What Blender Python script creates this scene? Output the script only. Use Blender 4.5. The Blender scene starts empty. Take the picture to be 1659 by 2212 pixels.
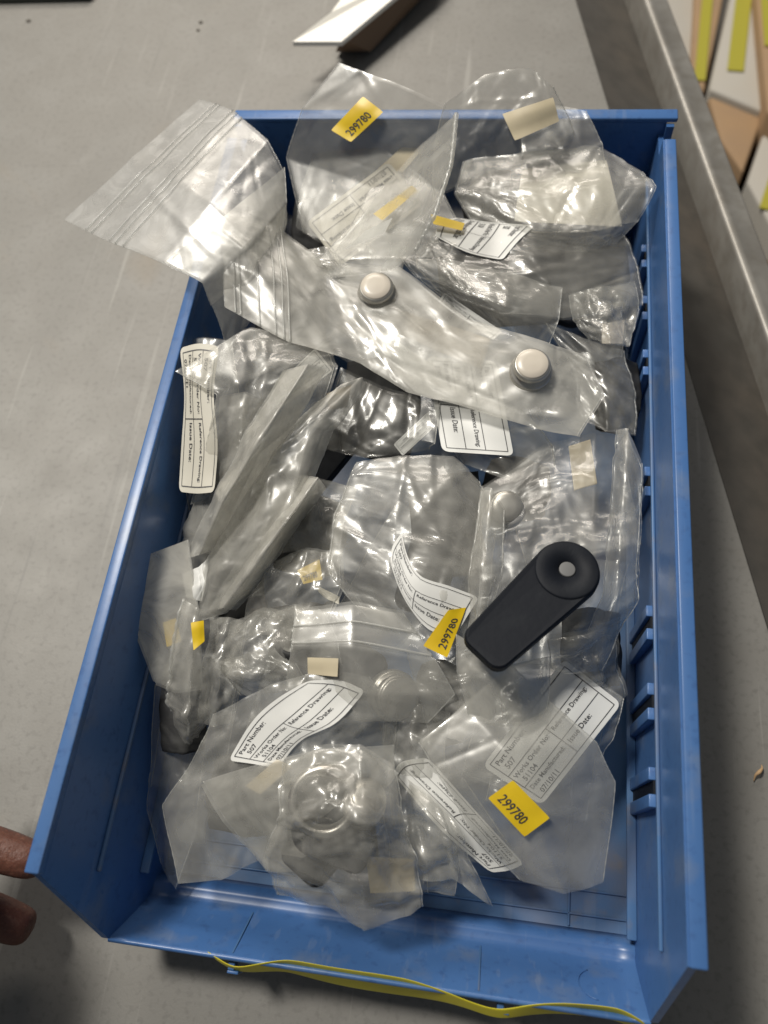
import bpy, math, random
import numpy as np
from mathutils import Vector, Matrix

sc = bpy.context.scene
# ------------------------------------------------------------------ camera
RM = np.array([[0.9878007590420412, 0.1201594987034113, -0.09905228572482645],
               [-0.06921297669779425, 0.9085723149477601, 0.41195377455134347],
               [0.13949632358094, -0.40007254764831524, 0.9058050189337595]])
CP = np.array([0.18828488557000783, 0.023963577602234026, 0.46730062764219726])
FL = 1700.0
cam_d = bpy.data.cameras.new('camera')
cam = bpy.data.objects.new('camera', cam_d)
sc.collection.objects.link(cam)
mw = Matrix([[*RM.T[0], CP[0]], [*RM.T[1], CP[1]], [*RM.T[2], CP[2]], [0, 0, 0, 1]])
cam.matrix_world = mw
cam_d.sensor_fit = 'VERTICAL'
cam_d.sensor_height = 36
cam_d.lens = FL / 2212 * 36
cam_d.clip_start = 0.01
cam_d.clip_end = 50
cam_d.dof.use_dof = True
cam_d.dof.focus_distance = 0.41
cam_d.dof.aperture_fstop = 6.0
sc.camera = cam
# ------------------------------------------------------------------ world, lamps, exposure
w = bpy.data.worlds.new('World'); sc.world = w; w.use_nodes = True
w.node_tree.nodes['Background'].inputs[0].default_value = (0.90, 0.95, 1.0, 1)
w.node_tree.nodes['Background'].inputs[1].default_value = 0.10

def area(name, loc, tgt, size, power, col, sy=None):
    l = bpy.data.lights.new(name, 'AREA'); l.size = size; l.energy = power; l.color = col
    if sy: l.shape = 'RECTANGLE'; l.size_y = sy
    o = bpy.data.objects.new(name, l); sc.collection.objects.link(o)
    o.location = loc
    o.rotation_euler = (Vector(tgt) - Vector(loc)).to_track_quat('-Z', 'Y').to_euler()
    return o
area('key_lamp', (-1.30, 1.24, 3.52), (0.14, 0.22, 0), 0.62, 118, (1.0, 0.955, 0.875))
area('far_lamp', (-0.12, 1.5, 1.0), (0.14, 0.45, 0), 0.8, 9, (1.0, 0.92, 0.82), 0.35)
sc.view_settings.view_transform = 'Standard'
sc.view_settings.look = 'None'
sc.view_settings.exposure = 0.18
sc.view_settings.gamma = 1.0
sc.render.engine = 'CYCLES'
cy = sc.cycles
cy.max_bounces = 10; cy.diffuse_bounces = 3; cy.glossy_bounces = 3
cy.transmission_bounces = 6; cy.transparent_max_bounces = 64
cy.use_denoising = True
cy.caustics_reflective = False; cy.caustics_refractive = False
cy.sample_clamp_indirect = 4.0

# ------------------------------------------------------------------ helpers
def P(px, py, z):
    """point of the place at height z (m) whose direction was measured in the photograph"""
    d = RM.T @ np.array([(px - 829.5) / FL, -(py - 1106) / FL, -1.0])
    return CP + (z - CP[2]) / d[2] * d

def proj(p):
    q = (np.asarray(p) - CP) @ RM.T
    return np.stack([829.5 + FL * q[..., 0] / -q[..., 2], 1106 - FL * q[..., 1] / -q[..., 2]], -1)

def tag(o, label=None, cat=None, group=None, kind=None):
    if label: o['label'] = label
    if cat: o['category'] = cat
    if group: o['group'] = group
    if kind: o['kind'] = kind
    return o

def mesh_obj(name, V, F, mat, parent=None, smooth=True, origin=None, uv=None, loc=None):
    V = np.asarray(V, float)
    if parent is not None:
        off = np.array(parent.matrix_world.translation) if False else np.array(WORLD[parent.name])
    elif origin is not None: off = np.asarray(origin, float)
    else: off = np.zeros(3)
    me = bpy.data.meshes.new(name)
    me.from_pydata((V - off).tolist(), [], [list(map(int, f)) for f in F])
    me.update()
    if smooth:
        me.polygons.foreach_set('use_smooth', [True] * len(me.polygons))
    me.materials.append(mat)
    o = bpy.data.objects.new(name, me); sc.collection.objects.link(o)
    if parent is not None:
        o.parent = parent; WORLD[o.name] = off
    else:
        o.location = off; WORLD[o.name] = off
    return o
WORLD = {}

def thing(name, loc, label, cat, group=None):
    o = bpy.data.objects.new(name, None); sc.collection.objects.link(o)
    o.empty_display_size = 0.01
    o.location = loc; WORLD[o.name] = np.array(loc, float)
    return tag(o, label, cat, group)

class MB:
    def __init__(s): s.V = []; s.F = []
    def add(s, V, F):
        n = len(s.V); s.V += [list(map(float, v)) for v in V]; s.F += [[i + n for i in f] for f in F]; return s
    def box(s, a, b):
        x0, y0, z0 = a; x1, y1, z1 = b
        return s.add([(x0, y0, z0), (x1, y0, z0), (x1, y1, z0), (x0, y1, z0), (x0, y0, z1), (x1, y0, z1), (x1, y1, z1), (x0, y1, z1)],
                     [(0, 3, 2, 1), (4, 5, 6, 7), (0, 1, 5, 4), (1, 2, 6, 5), (2, 3, 7, 6), (3, 0, 4, 7)])
    def hexa(s, q):   # eight points, bottom four then top four
        return s.add(q, [(0, 3, 2, 1), (4, 5, 6, 7), (0, 1, 5, 4), (1, 2, 6, 5), (2, 3, 7, 6), (3, 0, 4, 7)])
    def slab(s, q, t):   # quad q (4 points) given thickness vector t
        q = [np.asarray(p, float) for p in q]; t = np.asarray(t, float)
        return s.hexa(q + [p + t for p in q])
    def build(s, name, mat, parent=None, bevel=0, smooth=False, **k):
        o = mesh_obj(name, s.V, s.F, mat, parent, smooth, **k)
        if bevel:
            m = o.modifiers.new('bevel', 'BEVEL'); m.width = bevel; m.segments = 3; m.limit_method = 'ANGLE'; m.angle_limit = 0.5
            for p in o.data.polygons: p.use_smooth = True
        return o

def tube(path, r, n=8, closed=False):
    path = np.asarray(path, float); V = []; F = []
    m = len(path)
    r = np.broadcast_to(r, (m,))
    for i in range(m):
        a = path[max(i - 1, 0)]; b = path[min(i + 1, m - 1)]
        t = b - a; t = t / (np.linalg.norm(t) + 1e-12)
        u = np.cross(t, (0, 0, 1.0));
        if np.linalg.norm(u) < 1e-3: u = np.cross(t, (0, 1.0, 0))
        u /= np.linalg.norm(u); v = np.cross(t, u)
        for k in range(n):
            a_ = 2 * math.pi * k / n
            V.append(path[i] + r[i] * (math.cos(a_) * u + math.sin(a_) * v))
    for i in range(m - 1):
        for k in range(n):
            k2 = (k + 1) % n
            F.append((i * n + k, i * n + k2, (i + 1) * n + k2, (i + 1) * n + k))
    F.append(tuple(range(n))[::-1]); F.append(tuple((m - 1) * n + k for k in range(n)))
    return V, F

def lathe(prof, n=40):
    V = []; F = []
    for (r, z) in prof:
        for k in range(n):
            a = 2 * math.pi * k / n; V.append((r * math.cos(a), r * math.sin(a), z))
    for i in range(len(prof) - 1):
        for k in range(n):
            k2 = (k + 1) % n; F.append((i * n + k, i * n + k2, (i + 1) * n + k2, (i + 1) * n + k))
    F.append(tuple(range(n))[::-1]); F.append(tuple((len(prof) - 1) * n + k for k in range(n)))
    return V, F

def frame_mat(loc, zdir, xdir):
    z = np.asarray(zdir, float); z /= np.linalg.norm(z)
    x = np.asarray(xdir, float); x = x - z * (x @ z); x /= np.linalg.norm(x)
    y = np.cross(z, x)
    return np.array([x, y, z]).T, np.asarray(loc, float)
def xf(V, M): return [M[0] @ np.asarray(v, float) + M[1] for v in V]

# ------------------------------------------------------------------ materials
def new_mat(name):
    m = bpy.data.materials.new(name); m.use_nodes = True
    nt = m.node_tree; return m, nt, nt.nodes, nt.links
def principled(name, col, rough=.5, metal=0, spec=.5, noise=None, bump=None, sss=0, coat=0):
    """noise = (scale, colour2, contrast lo, hi) ; bump = (scale, strength, dist)"""
    m, nt, N, L = new_mat(name)
    b = N['Principled BSDF']
    b.inputs['Base Color'].default_value = (*col, 1); b.inputs['Roughness'].default_value = rough
    b.inputs['Metallic'].default_value = metal; b.inputs['Specular IOR Level'].default_value = spec
    if coat: b.inputs['Coat Weight'].default_value = coat
    if sss: b.inputs['Subsurface Weight'].default_value = sss; b.inputs['Subsurface Scale'].default_value = .003
    tc = N.new('ShaderNodeTexCoord')
    if noise:
        ns = noise if isinstance(noise, list) else [noise]
        prev = None
        for sc_, c2, lo, hi in ns:
            t = N.new('ShaderNodeTexNoise'); t.inputs['Scale'].default_value = sc_; t.inputs['Detail'].default_value = 6
            L.new(tc.outputs['Object'], t.inputs['Vector'])
            r = N.new('ShaderNodeMapRange'); r.inputs[1].default_value = lo; r.inputs[2].default_value = hi
            L.new(t.outputs[0], r.inputs[0])
            mx = N.new('ShaderNodeMix'); mx.data_type = 'RGBA'
            L.new(r.outputs[0], mx.inputs[0]); mx.inputs[7].default_value = (*c2, 1)
            if prev: L.new(prev, mx.inputs[6])
            else: mx.inputs[6].default_value = (*col, 1)
            prev = mx.outputs[2]
        L.new(prev, b.inputs['Base Color'])
    if bump:
        t = N.new('ShaderNodeTexNoise'); t.inputs['Scale'].default_value = bump[0]; t.inputs['Detail'].default_value = 5
        L.new(tc.outputs['Object'], t.inputs['Vector'])
        bp = N.new('ShaderNodeBump'); bp.inputs['Strength'].default_value = bump[1]; bp.inputs['Distance'].default_value = bump[2]
        L.new(t.outputs[0], bp.inputs['Height']); L.new(bp.outputs[0], b.inputs['Normal'])
    return m

def scratches(m):
    nt = m.node_tree; N, L = nt.nodes, nt.links; b = N['Principled BSDF']; src = b.inputs['Base Color'].links[0].from_socket
    tc = N.new('ShaderNodeTexCoord')
    for rot, sc_, lo in ((.3, 160, .655), (1.25, 120, .665), (-.6, 200, .67)):
        mp = N.new('ShaderNodeMapping'); mp.inputs['Rotation'].default_value = (rot, rot * .5, rot); mp.inputs['Scale'].default_value = (1, .05, .3); L.new(tc.outputs['Object'], mp.inputs[0])
        t = N.new('ShaderNodeTexNoise'); t.inputs['Scale'].default_value = sc_; t.inputs['Detail'].default_value = 3; L.new(mp.outputs[0], t.inputs['Vector'])
        r = N.new('ShaderNodeMapRange'); r.inputs[1].default_value = lo; r.inputs[2].default_value = lo + .05; r.inputs[4].default_value = .16; L.new(t.outputs[0], r.inputs[0])
        mx = N.new('ShaderNodeMix'); mx.data_type = 'RGBA'; L.new(r.outputs[0], mx.inputs[0]); L.new(src, mx.inputs[6]); mx.inputs[7].default_value = (.24, .30, .42, 1); src = mx.outputs[2]
    L.new(src, b.inputs['Base Color'])

def film_mat(name, haze, rough=.09, col=(.86, .84, .77), bumpd=.00016, f0=.072):
    m, nt, N, L = new_mat(name)
    N.remove(N['Principled BSDF']); out = N['Material Output']
    tc = N.new('ShaderNodeTexCoord')
    n1 = N.new('ShaderNodeTexNoise'); n1.inputs['Scale'].default_value = 45; n1.inputs['Detail'].default_value = 4
    n1.inputs['Distortion'].default_value = 1.2
    L.new(tc.outputs['Object'], n1.inputs['Vector'])
    mr = N.new('ShaderNodeMapRange'); mr.inputs[1].default_value = .35; mr.inputs[2].default_value = .7
    mr.inputs[3].default_value = haze * .65; mr.inputs[4].default_value = haze * 1.5
    L.new(n1.outputs[0], mr.inputs[0])
    n2 = N.new('ShaderNodeTexNoise'); n2.inputs['Scale'].default_value = 90; n2.inputs['Detail'].default_value = 3
    n2.inputs['Distortion'].default_value = .8
    L.new(tc.outputs['Object'], n2.inputs['Vector'])
    bp = N.new('ShaderNodeBump'); bp.inputs['Strength'].default_value = .6; bp.inputs['Distance'].default_value = bumpd
    L.new(n2.outputs[0], bp.inputs['Height'])
    tr = N.new('ShaderNodeBsdfTransparent'); tr.inputs[0].default_value = (.975, .975, .97, 1)
    df = N.new('ShaderNodeBsdfDiffuse'); df.inputs[0].default_value = (*col, 1)
    tl = N.new('ShaderNodeBsdfTranslucent'); tl.inputs[0].default_value = (*col, 1)
    md = N.new('ShaderNodeMixShader'); md.inputs[0].default_value = .4
    L.new(df.outputs[0], md.inputs[1]); L.new(tl.outputs[0], md.inputs[2])
    m1 = N.new('ShaderNodeMixShader'); L.new(mr.outputs[0], m1.inputs[0]); L.new(tr.outputs[0], m1.inputs[1]); L.new(md.outputs[0], m1.inputs[2])
    gl = N.new('ShaderNodeBsdfGlossy'); rr = N.new('ShaderNodeMapRange'); rr.inputs[1].default_value = .4; rr.inputs[2].default_value = .62; rr.inputs[3].default_value = rough * .9; rr.inputs[4].default_value = rough * 2.6; L.new(n1.outputs[0], rr.inputs[0]); L.new(rr.outputs[0], gl.inputs['Roughness']); gl.inputs[0].default_value = (1, 1, 1, 1)
    L.new(bp.outputs[0], gl.inputs['Normal'])
    lw = N.new('ShaderNodeLayerWeight'); lw.inputs['Blend'].default_value = .5; L.new(bp.outputs[0], lw.inputs['Normal'])
    pw = N.new('ShaderNodeMath'); pw.operation = 'POWER'; pw.inputs[1].default_value = 4.5; L.new(lw.outputs['Facing'], pw.inputs[0])
    mm = N.new('ShaderNodeMath'); mm.operation = 'MULTIPLY_ADD'; mm.inputs[1].default_value = .85; mm.inputs[2].default_value = f0; mm.use_clamp = True
    L.new(pw.outputs[0], mm.inputs[0])
    g2 = N.new('ShaderNodeBsdfGlossy'); g2.inputs['Roughness'].default_value = .38; g2.inputs[0].default_value = (1, .99, .96, 1)
    mg = N.new('ShaderNodeMixShader'); mg.inputs[0].default_value = .62; L.new(gl.outputs[0], mg.inputs[1]); L.new(g2.outputs[0], mg.inputs[2])
    m2 = N.new('ShaderNodeMixShader'); L.new(mm.outputs[0], m2.inputs[0]); L.new(m1.outputs[0], m2.inputs[1]); L.new(mg.outputs[0], m2.inputs[2])
    L.new(m2.outputs[0], out.inputs[0])
    return m

M = {}
M['film_clear'] = film_mat('film_clear', .11)
M['film'] = film_mat('film', .21)
M['film_thin'] = film_mat('film_thin', .055, .08, f0=.06)
M['film_gloss'] = film_mat('film_gloss', .25, .15, (.88, .87, .84), f0=.13)
M['film_milky'] = film_mat('film_milky', .34, .14)
M['film_white'] = film_mat('film_white', .42, .16)
M['film_seam'] = film_mat('film_seam', .38, .12, (.82, .82, .78))
M['blue'] = principled('blue_plastic', (.058, .150, .37), .34, noise=[(9, (.075, .172, .39), .4, .7), (40, (.15, .20, .30), .55, .80), (220, (.05, .12, .30), .55, .75)], bump=(160, .10, .0004))
M['blue_dusty'] = principled('blue_plastic_dusty', (.075, .17, .35), .42, noise=[(14, (.17, .18, .23), .48, .70), (60, (.20, .19, .20), .6, .8)], bump=(120, .15, .0006))
scratches(M['blue']); scratches(M['blue_dusty'])
M['paper'] = principled('label_paper', (.80, .80, .77), .45, noise=(30, (.72, .72, .69), .4, .7))
M['paper_aged'] = principled('label_paper_aged', (.66, .63, .54), .5, noise=(30, (.58, .55, .46), .4, .7))
M['ink'] = principled('black_ink', (.035, .035, .04), .5, noise=(400, (.09, .09, .10), .45, .7))
M['yellow'] = principled('yellow_sticker', (.80, .56, .015), .4, noise=(60, (.72, .48, .015), .4, .7))
M['tape'] = principled('beige_tape', (.60, .52, .36), .5, noise=(50, (.50, .43, .30), .4, .7))
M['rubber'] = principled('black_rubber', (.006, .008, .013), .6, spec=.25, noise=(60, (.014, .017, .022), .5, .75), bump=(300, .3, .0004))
M['foam'] = principled('dark_grey_foam', (.020, .020, .021), .7, noise=(40, (.045, .045, .042), .45, .75), bump=(250, .5, .0008))
M['greymetal'] = principled('dull_metal', (.58, .56, .51), .36, metal=.75, noise=(90, (.44, .42, .38), .4, .7))
M['cap'] = principled('beige_cap', (.66, .60, .51), .3, noise=(60, (.60, .54, .46), .4, .7))
M['grey_plug'] = principled('grey_plug', (.16, .16, .16), .5)
M['strap'] = principled('tan_strap', (.34, .28, .19), .55, noise=(60, (.22, .17, .11), .4, .7))
M['yellow_card'] = principled('yellow_card', (.70, .62, .03), .5, noise=(30, (.60, .50, .03), .4, .7))
M['card'] = principled('white_board', (.90, .87, .79), .35)
M['card_side'] = principled('board_side_shade', (.20, .13, .08), .7)  # shade on the board's side put into the colour
M['green'] = principled('dark_green_plastic', (.06, .075, .06), .6)
M['wood'] = principled('wood_shaving', (.50, .33, .18), .7)
M['speck'] = principled('dark_dirt', (.08, .07, .055), .8)
M['kraft'] = principled('kraft_cardboard', (.34, .22, .12), .8, noise=(14, (.30, .20, .12), .4, .7))
M['whitebox'] = principled('white_cardboard', (.42, .39, .34), .7, noise=(14, (.42, .40, .36), .4, .7))
M['ytape'] = principled('yellow_tape', (.36, .33, .04), .45)
M['skin'] = principled('skin', (.13, .050, .032), .5, sss=.12, noise=[(70, (.12, .035, .022), .42, .7), (400, (.22, .095, .06), .55, .8)], bump=(260, .7, .0012))  # skin tone darkened to carry the shade over the hand
M['nail'] = principled('fingernail', (.52, .27, .20), .3)
M['floor'] = principled('floor', (.10, .09, .08), .8)

def table_mat():
    m, nt, N, L = new_mat('worn_steel_table')
    b = N['Principled BSDF']
    tc = N.new('ShaderNodeTexCoord')
    def noise(scale, det=6, dist=0, vec=None):
        t = N.new('ShaderNodeTexNoise'); t.inputs['Scale'].default_value = scale; t.inputs['Detail'].default_value = det
        t.inputs['Distortion'].default_value = dist
        L.new(vec or tc.outputs['Object'], t.inputs['Vector']); return t.outputs[0]
    def rng(src, lo, hi, a=0, b_=1):
        r = N.new('ShaderNodeMapRange'); r.inputs[1].default_value = lo; r.inputs[2].default_value = hi
        r.inputs[3].default_value = a; r.inputs[4].default_value = b_; L.new(src, r.inputs[0]); return r.outputs[0]
    def mix(f, a, b_):
        x = N.new('ShaderNodeMix'); x.data_type = 'RGBA'; L.new(f, x.inputs[0])
        for i, q in ((6, a), (7, b_)):
            if isinstance(q, tuple): x.inputs[i].default_value = (*q, 1)
            else: L.new(q, x.inputs[i])
        return x.outputs[2]
    mp = N.new('ShaderNodeMapping'); mp.inputs['Rotation'].default_value = (0, 0, .23); mp.inputs['Scale'].default_value = (1, .12, 1)
    L.new(tc.outputs['Object'], mp.inputs[0])
    c = mix(rng(noise(4, 5, .6), .35, .65), (.225, .216, .198), (.236, .227, .208))
    c = mix(rng(noise(28, 8, .4), .42, .72), c, (.250, .242, .224))
    c = mix(rng(noise(14, 4, .3, mp.outputs[0]), .55, .78, 0, .55), c, (.21, .205, .19))
    c = mix(rng(noise(260, 3), .52, .72, 0, .7), c, (.18, .172, .158))
    c = mix(rng(noise(7, 6, 1.0), .62, .78, 0, .45), c, (.26, .215, .16))
    mp2 = N.new('ShaderNodeMapping'); mp2.inputs['Rotation'].default_value = (0, 0, -.5); mp2.inputs['Scale'].default_value = (1, .03, 1)
    L.new(tc.outputs['Object'], mp2.inputs[0])
    c = mix(rng(noise(150, 3, 0, mp2.outputs[0]), .64, .72, 0, .35), c, (.42, .41, .38))
    mp3 = N.new('ShaderNodeMapping'); mp3.inputs['Rotation'].default_value = (0, 0, 1.1); mp3.inputs['Scale'].default_value = (1, .04, 1)
    L.new(tc.outputs['Object'], mp3.inputs[0])
    c = mix(rng(noise(110, 3, 0, mp3.outputs[0]), .66, .74, 0, .4), c, (.16, .155, .145))
    L.new(c, b.inputs['Base Color'])
    b.inputs['Metallic'].default_value = .15
    L.new(rng(noise(35, 6), .3, .7, .52, .58), b.inputs['Roughness'])
    bp = N.new('ShaderNodeBump'); bp.inputs['Strength'].default_value = .3; bp.inputs['Distance'].default_value = .00022
    L.new(noise(700, 5), bp.inputs['Height']); L.new(bp.outputs[0], b.inputs['Normal'])
    return m
M['table'] = table_mat()
M['rail'] = principled('galvanised_rail', (.35, .335, .305), .42, metal=.35, noise=[(25, (.25, .235, .21), .4, .7), (90, (.24, .22, .19), .45, .8)], bump=(900, .15, .0001))
M['gutter'] = principled('shaded_steel', (.105, .102, .095), .5, metal=.4, noise=[(9, (.14, .12, .10), .35, .75), (60, (.085, .08, .072), .4, .8)], bump=(900, .15, .0001))  # darker than the table steel: shade of the slope put into the colour

# ------------------------------------------------------------------ setting: table, gutter, rail, floor
def lineP(y, a, b):   # x on the line a-b at y
    return a[0] + (b[0] - a[0]) * (y - a[1]) / (b[1] - a[1])
e0 = P(1245, 0, 0); e1 = P(1618, 1221, 0)
Y0, Y1 = -.9, 1.9
xa, xb = lineP(Y0, e0, e1), lineP(Y1, e0, e1)
r0 = P(1392, 0, .004); r1 = P(1659, 628, .004)
sl = (e1 - e0)[:2] / np.linalg.norm((e1 - e0)[:2])
nrm = np.array([-sl[1], sl[0]])
if nrm[0] < 0: nrm = -nrm
gw = float((r0[:2] - e0[:2]) @ nrm)          # gutter width
rw = .0215
def off(y, d, z):
    x = lineP(y, e0, e1); return (x + nrm[0] * d, y + nrm[1] * d, z)
mb = MB(); mb.hexa([(-1.6, Y0, -.03), (xa, Y0, -.03), (xb, Y1, -.03), (-1.6, Y1, -.03), (-1.6, Y0, 0), (xa, Y0, 0), (xb, Y1, 0), (-1.6, Y1, 0)])
tag(mb.build('table_top', M['table'], bevel=.0012), kind='structure')
mb = MB()
q = [off(Y0, .0005, -.0015), off(Y1, .0005, -.0015), off(Y1, gw, -.030), off(Y0, gw, -.030)]
mb.slab(q[::-1], (0, 0, -.004))
tag(mb.build('table_gutter', M['gutter']), kind='structure')
prof = [(0, -.034), (0, .0015), (.0006, .0032), (.0022, .0040), (.0060, .0038), (.0066, .0030), (rw - .0022, .0012), (rw - .0006, .0002), (rw, -.002), (rw, -.05)]
V = []; F = []
ny = 60
for i in range(ny + 1):
    y = Y0 + (Y1 - Y0) * i / ny
    for d, z in prof: V.append(off(y, gw + d, z))
k = len(prof)
for i in range(ny):
    for j in range(k - 1): F.append((i * k + j, i * k + j + 1, (i + 1) * k + j + 1, (i + 1) * k + j))
o = mesh_obj('table_rail', V, F, M['rail']); tag(o, kind='structure')
mb = MB(); mb.box((-2, -2, -.75), (4, 4, -.72)); tag(mb.build('floor', M['floor']), kind='structure')

# cartons on the floor beyond the rail, seen from above, leaning in a row
def carton(label, quad, z, h, mat, tapes=(), grp='cartons beyond the table edge'):
    pts = [P(x, y, z) for x, y in quad]
    c = sum(pts) / 4
    t = thing('cardboard_box', (c[0], c[1], z - h), label, 'box', grp)
    m_ = MB(); m_.hexa([p - np.array([0, 0, h]) for p in pts] + pts); m_.build('carton', mat, t, bevel=.004)
    for (u0, v0, u1, v1, wd) in tapes:
        def q(u, v): return (pts[0] * (1 - u) + pts[1] * u) * (1 - v) + (pts[3] * (1 - u) + pts[2] * u) * v
        a = q(u0, v0); b = q(u1, v1); d = b - a; n_ = np.cross(d, (0, 0, 1)); n_ = n_ / np.linalg.norm(n_) * wd / 2
        m_ = MB(); m_.slab([a - n_ + (0, 0, .001), b - n_ + (0, 0, .001), b + n_ + (0, 0, .001), a + n_ + (0, 0, .001)], (0, 0, .0015)); m_.build('packing_tape', M['ytape'], t)
carton('white carton end beside the top of the metal rail', [(1380, -60), (1497, -60), (1514, 240), (1436, 330)], -.28, .42, M['whitebox'])
carton('narrow brown carton with yellow tape near the top of the rail', [(1503, -60), (1574, -60), (1522, 196), (1492, 160)], -.27, .43, M['kraft'], [(.45, .25, .6, .98, .014)])
carton('long white carton with yellow tape slanting down to the rail', [(1588, -50), (1620, -60), (1648, 240), (1532, 192)], -.26, .44, M['whitebox'], [(.75, .0, .45, .80, .020)])
carton('tan cardboard flap under the long taped white carton', [(1530, 200), (1650, 248), (1606, 372), (1556, 300)], -.27, .43, M['kraft'])
carton('tall brown cardboard carton filling the right picture edge', [(1630, -60), (1800, -60), (1800, 340), (1658, 240)], -.24, .46, M['kraft'], [(.10, .0, .10, .55, .010)])
carton('white carton low behind the rail with yellow tape', [(1658, 262), (1730, 300), (1706, 560), (1614, 392)], -.27, .43, M['whitebox'], [(.62, .25, .45, .95, .018)])
carton('brown cardboard carton lowest behind the metal rail', [(1700, 350), (1820, 380), (1820, 760), (1690, 640)], -.25, .45, M['kraft'])
for (px, py, ln) in ():
    pass

# ------------------------------------------------------------------ the blue bin
H = .115
bin_ = thing('storage_bin', (.14, .22, 0), 'blue plastic storage bin filled with clear bags on the metal table', 'storage bin')
TH = .0035
L0x, R0x = .022, .2715        # foot of the side walls
YB = .455
FZ = .004
def wx_l(z): return 0.006 + (L0x - 0.006) * (H - z) / (H - FZ)
def wx_r(z): return .2725 + (R0x - .2725) * (H - z) / (H - FZ)
# bottom
mb = MB(); mb.box((L0x - .002, -.004, FZ - .003), (R0x + .002, YB, FZ)); mb.build('bottom', M['blue_dusty'], bin_)
# left wall (inner, flat slab with slanting front), rim strip on top
LIPY, LIPZ = -.0278, .046
CRY, CRZ = -.006, .0125
def wall(side):
    w_in = wx_l if side < 0 else wx_r
    s = side
    def pt(y, z, o_=0): return (w_in(z) + s * o_, y, z)
    # profile polygon in (y,z)
    prof = [(YB, FZ), (YB, H - .012), (.437, H - .012), (.437, H - .001), (.0005, H - .001), (LIPY, LIPZ), (LIPY + .004, LIPZ - .01), (CRY, FZ)]
    V = [pt(y, z) for y, z in prof] + [pt(y, z, TH) for y, z in prof]
    n = len(prof)
    F = [tuple(range(n)), tuple(range(2 * n - 1, n - 1, -1))] + [(i, n + i, n + (i + 1) % n, (i + 1) % n) for i in range(n)]
    o = mesh_obj('side_wall', V, F, M['blue'], bin_, False)
    # rim: thick flat strip, full length
    m_ = MB()
    if s < 0: m_.box((0.0, 0, H - .006), (.0068, .437, H))
    else: m_.box((.2732, 0, H - .006), (.28, .437, H))
    r = m_.build('rim', M['blue'], bin_, bevel=.0008)
    # horizontal ledges inside the wall
    for z in ((.018, .0735) if s > 0 else (.03, .07)):
        m_ = MB(); x = w_in(z); pd = .0018 if z > .06 else .0048
        m_.box((min(x, x - s * pd), .002, z - .0012), (max(x, x - s * pd), YB - .004, z + .0012)); m_.build('ledge', M['blue_dusty'], bin_, bevel=.0006)
wall(-1); wall(1)
# divider slots: pairs of ribs on the right wall and left wall
def rib(side, y, z0, z1, d, t):
    m_ = MB(); s = side; w_in = wx_l if s < 0 else wx_r
    a0, a1 = w_in(z0), w_in(z1)
    m_.hexa([(a0, y - t, z0), (a0 - s * d * .7, y - t, z0), (a0 - s * d * .7, y + t, z0), (a0, y + t, z0),
             (a1, y - t, z1), (a1 - s * d, y - t, z1), (a1 - s * d, y + t, z1), (a1, y + t, z1)])
    return m_
for px, py in ((1398, 567), (1398, 678), (1399, 795), (1402, 1050), (1404, 1352), (1404, 1520), (1406, 1703)):
    yy = P(px, py, .066)[1]
    for sd in (1,):
        dd = .0047 if sd > 0 else .0036
        for q_ in (1, -1): rib(sd, yy + q_ * .0060, .0195, .0722, dd, .0029).build('divider_slot', M['blue'], bin_, bevel=.0005)
        rib(sd, yy, .0200, .0720, dd * .55, .0030).build('slot_shade', M['rubber'], bin_)  # solid black rib stands in for the shade inside the slot
# back wall with rim
mb = MB(); mb.box((.004, YB, FZ - .003), (.276, YB + .0055, H - .003)); mb.build('back_wall', M['blue'], bin_, bevel=.0006)
mb = MB(); mb.box((.0, YB - .001, H - .0032), (.2818, YB + .0075, H)); mb.build('rim', M['blue'], bin_, bevel=.0009)
for s in (0, 1):
    mb = MB(); x = .001 if s == 0 else .2755
    mb.box((x, YB - .004, H - .030), (x + .0045, YB - .0012, H - .0035)); mb.build('corner_rib', M['blue'], bin_)
# front: raised sill then panel sloping up and out to the lip
def xs(z): return wx_l(z), wx_r(z)
V = []; F = []
prof = [(.0035, FZ + .0002), (.0015, .0100), (-.001, .0130), (-.0035, .0137), (CRY, CRZ + .0006), (-.009, .0150), (-.0145, .0235), (-.0225, .0370), (-.0268, .0447), (LIPY, LIPZ), (-.0293, .0452), (-.0290, .0435), (-.022, .0325), (-.0145, .0200), (-.009, .0105), (-.0065, .001), (-.0035, .001)]
nx = 24
for i in range(nx + 1):
    for y, z in prof:
        a, b = xs(z); a -= .0005; b += .0005
        V.append((a + (b - a) * i / nx, y, z))
k = len(prof)
for i in range(nx):
    for j in range(k):
        F.append((i * k + j, i * k + (j + 1) % k, (i + 1) * k + (j + 1) % k, (i + 1) * k + j))
F.append(tuple(range(k))); F.append(tuple(nx * k + j for j in range(k))[::-1])
mesh_obj('front_lip', V, F, M['blue'], bin_, True)
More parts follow.
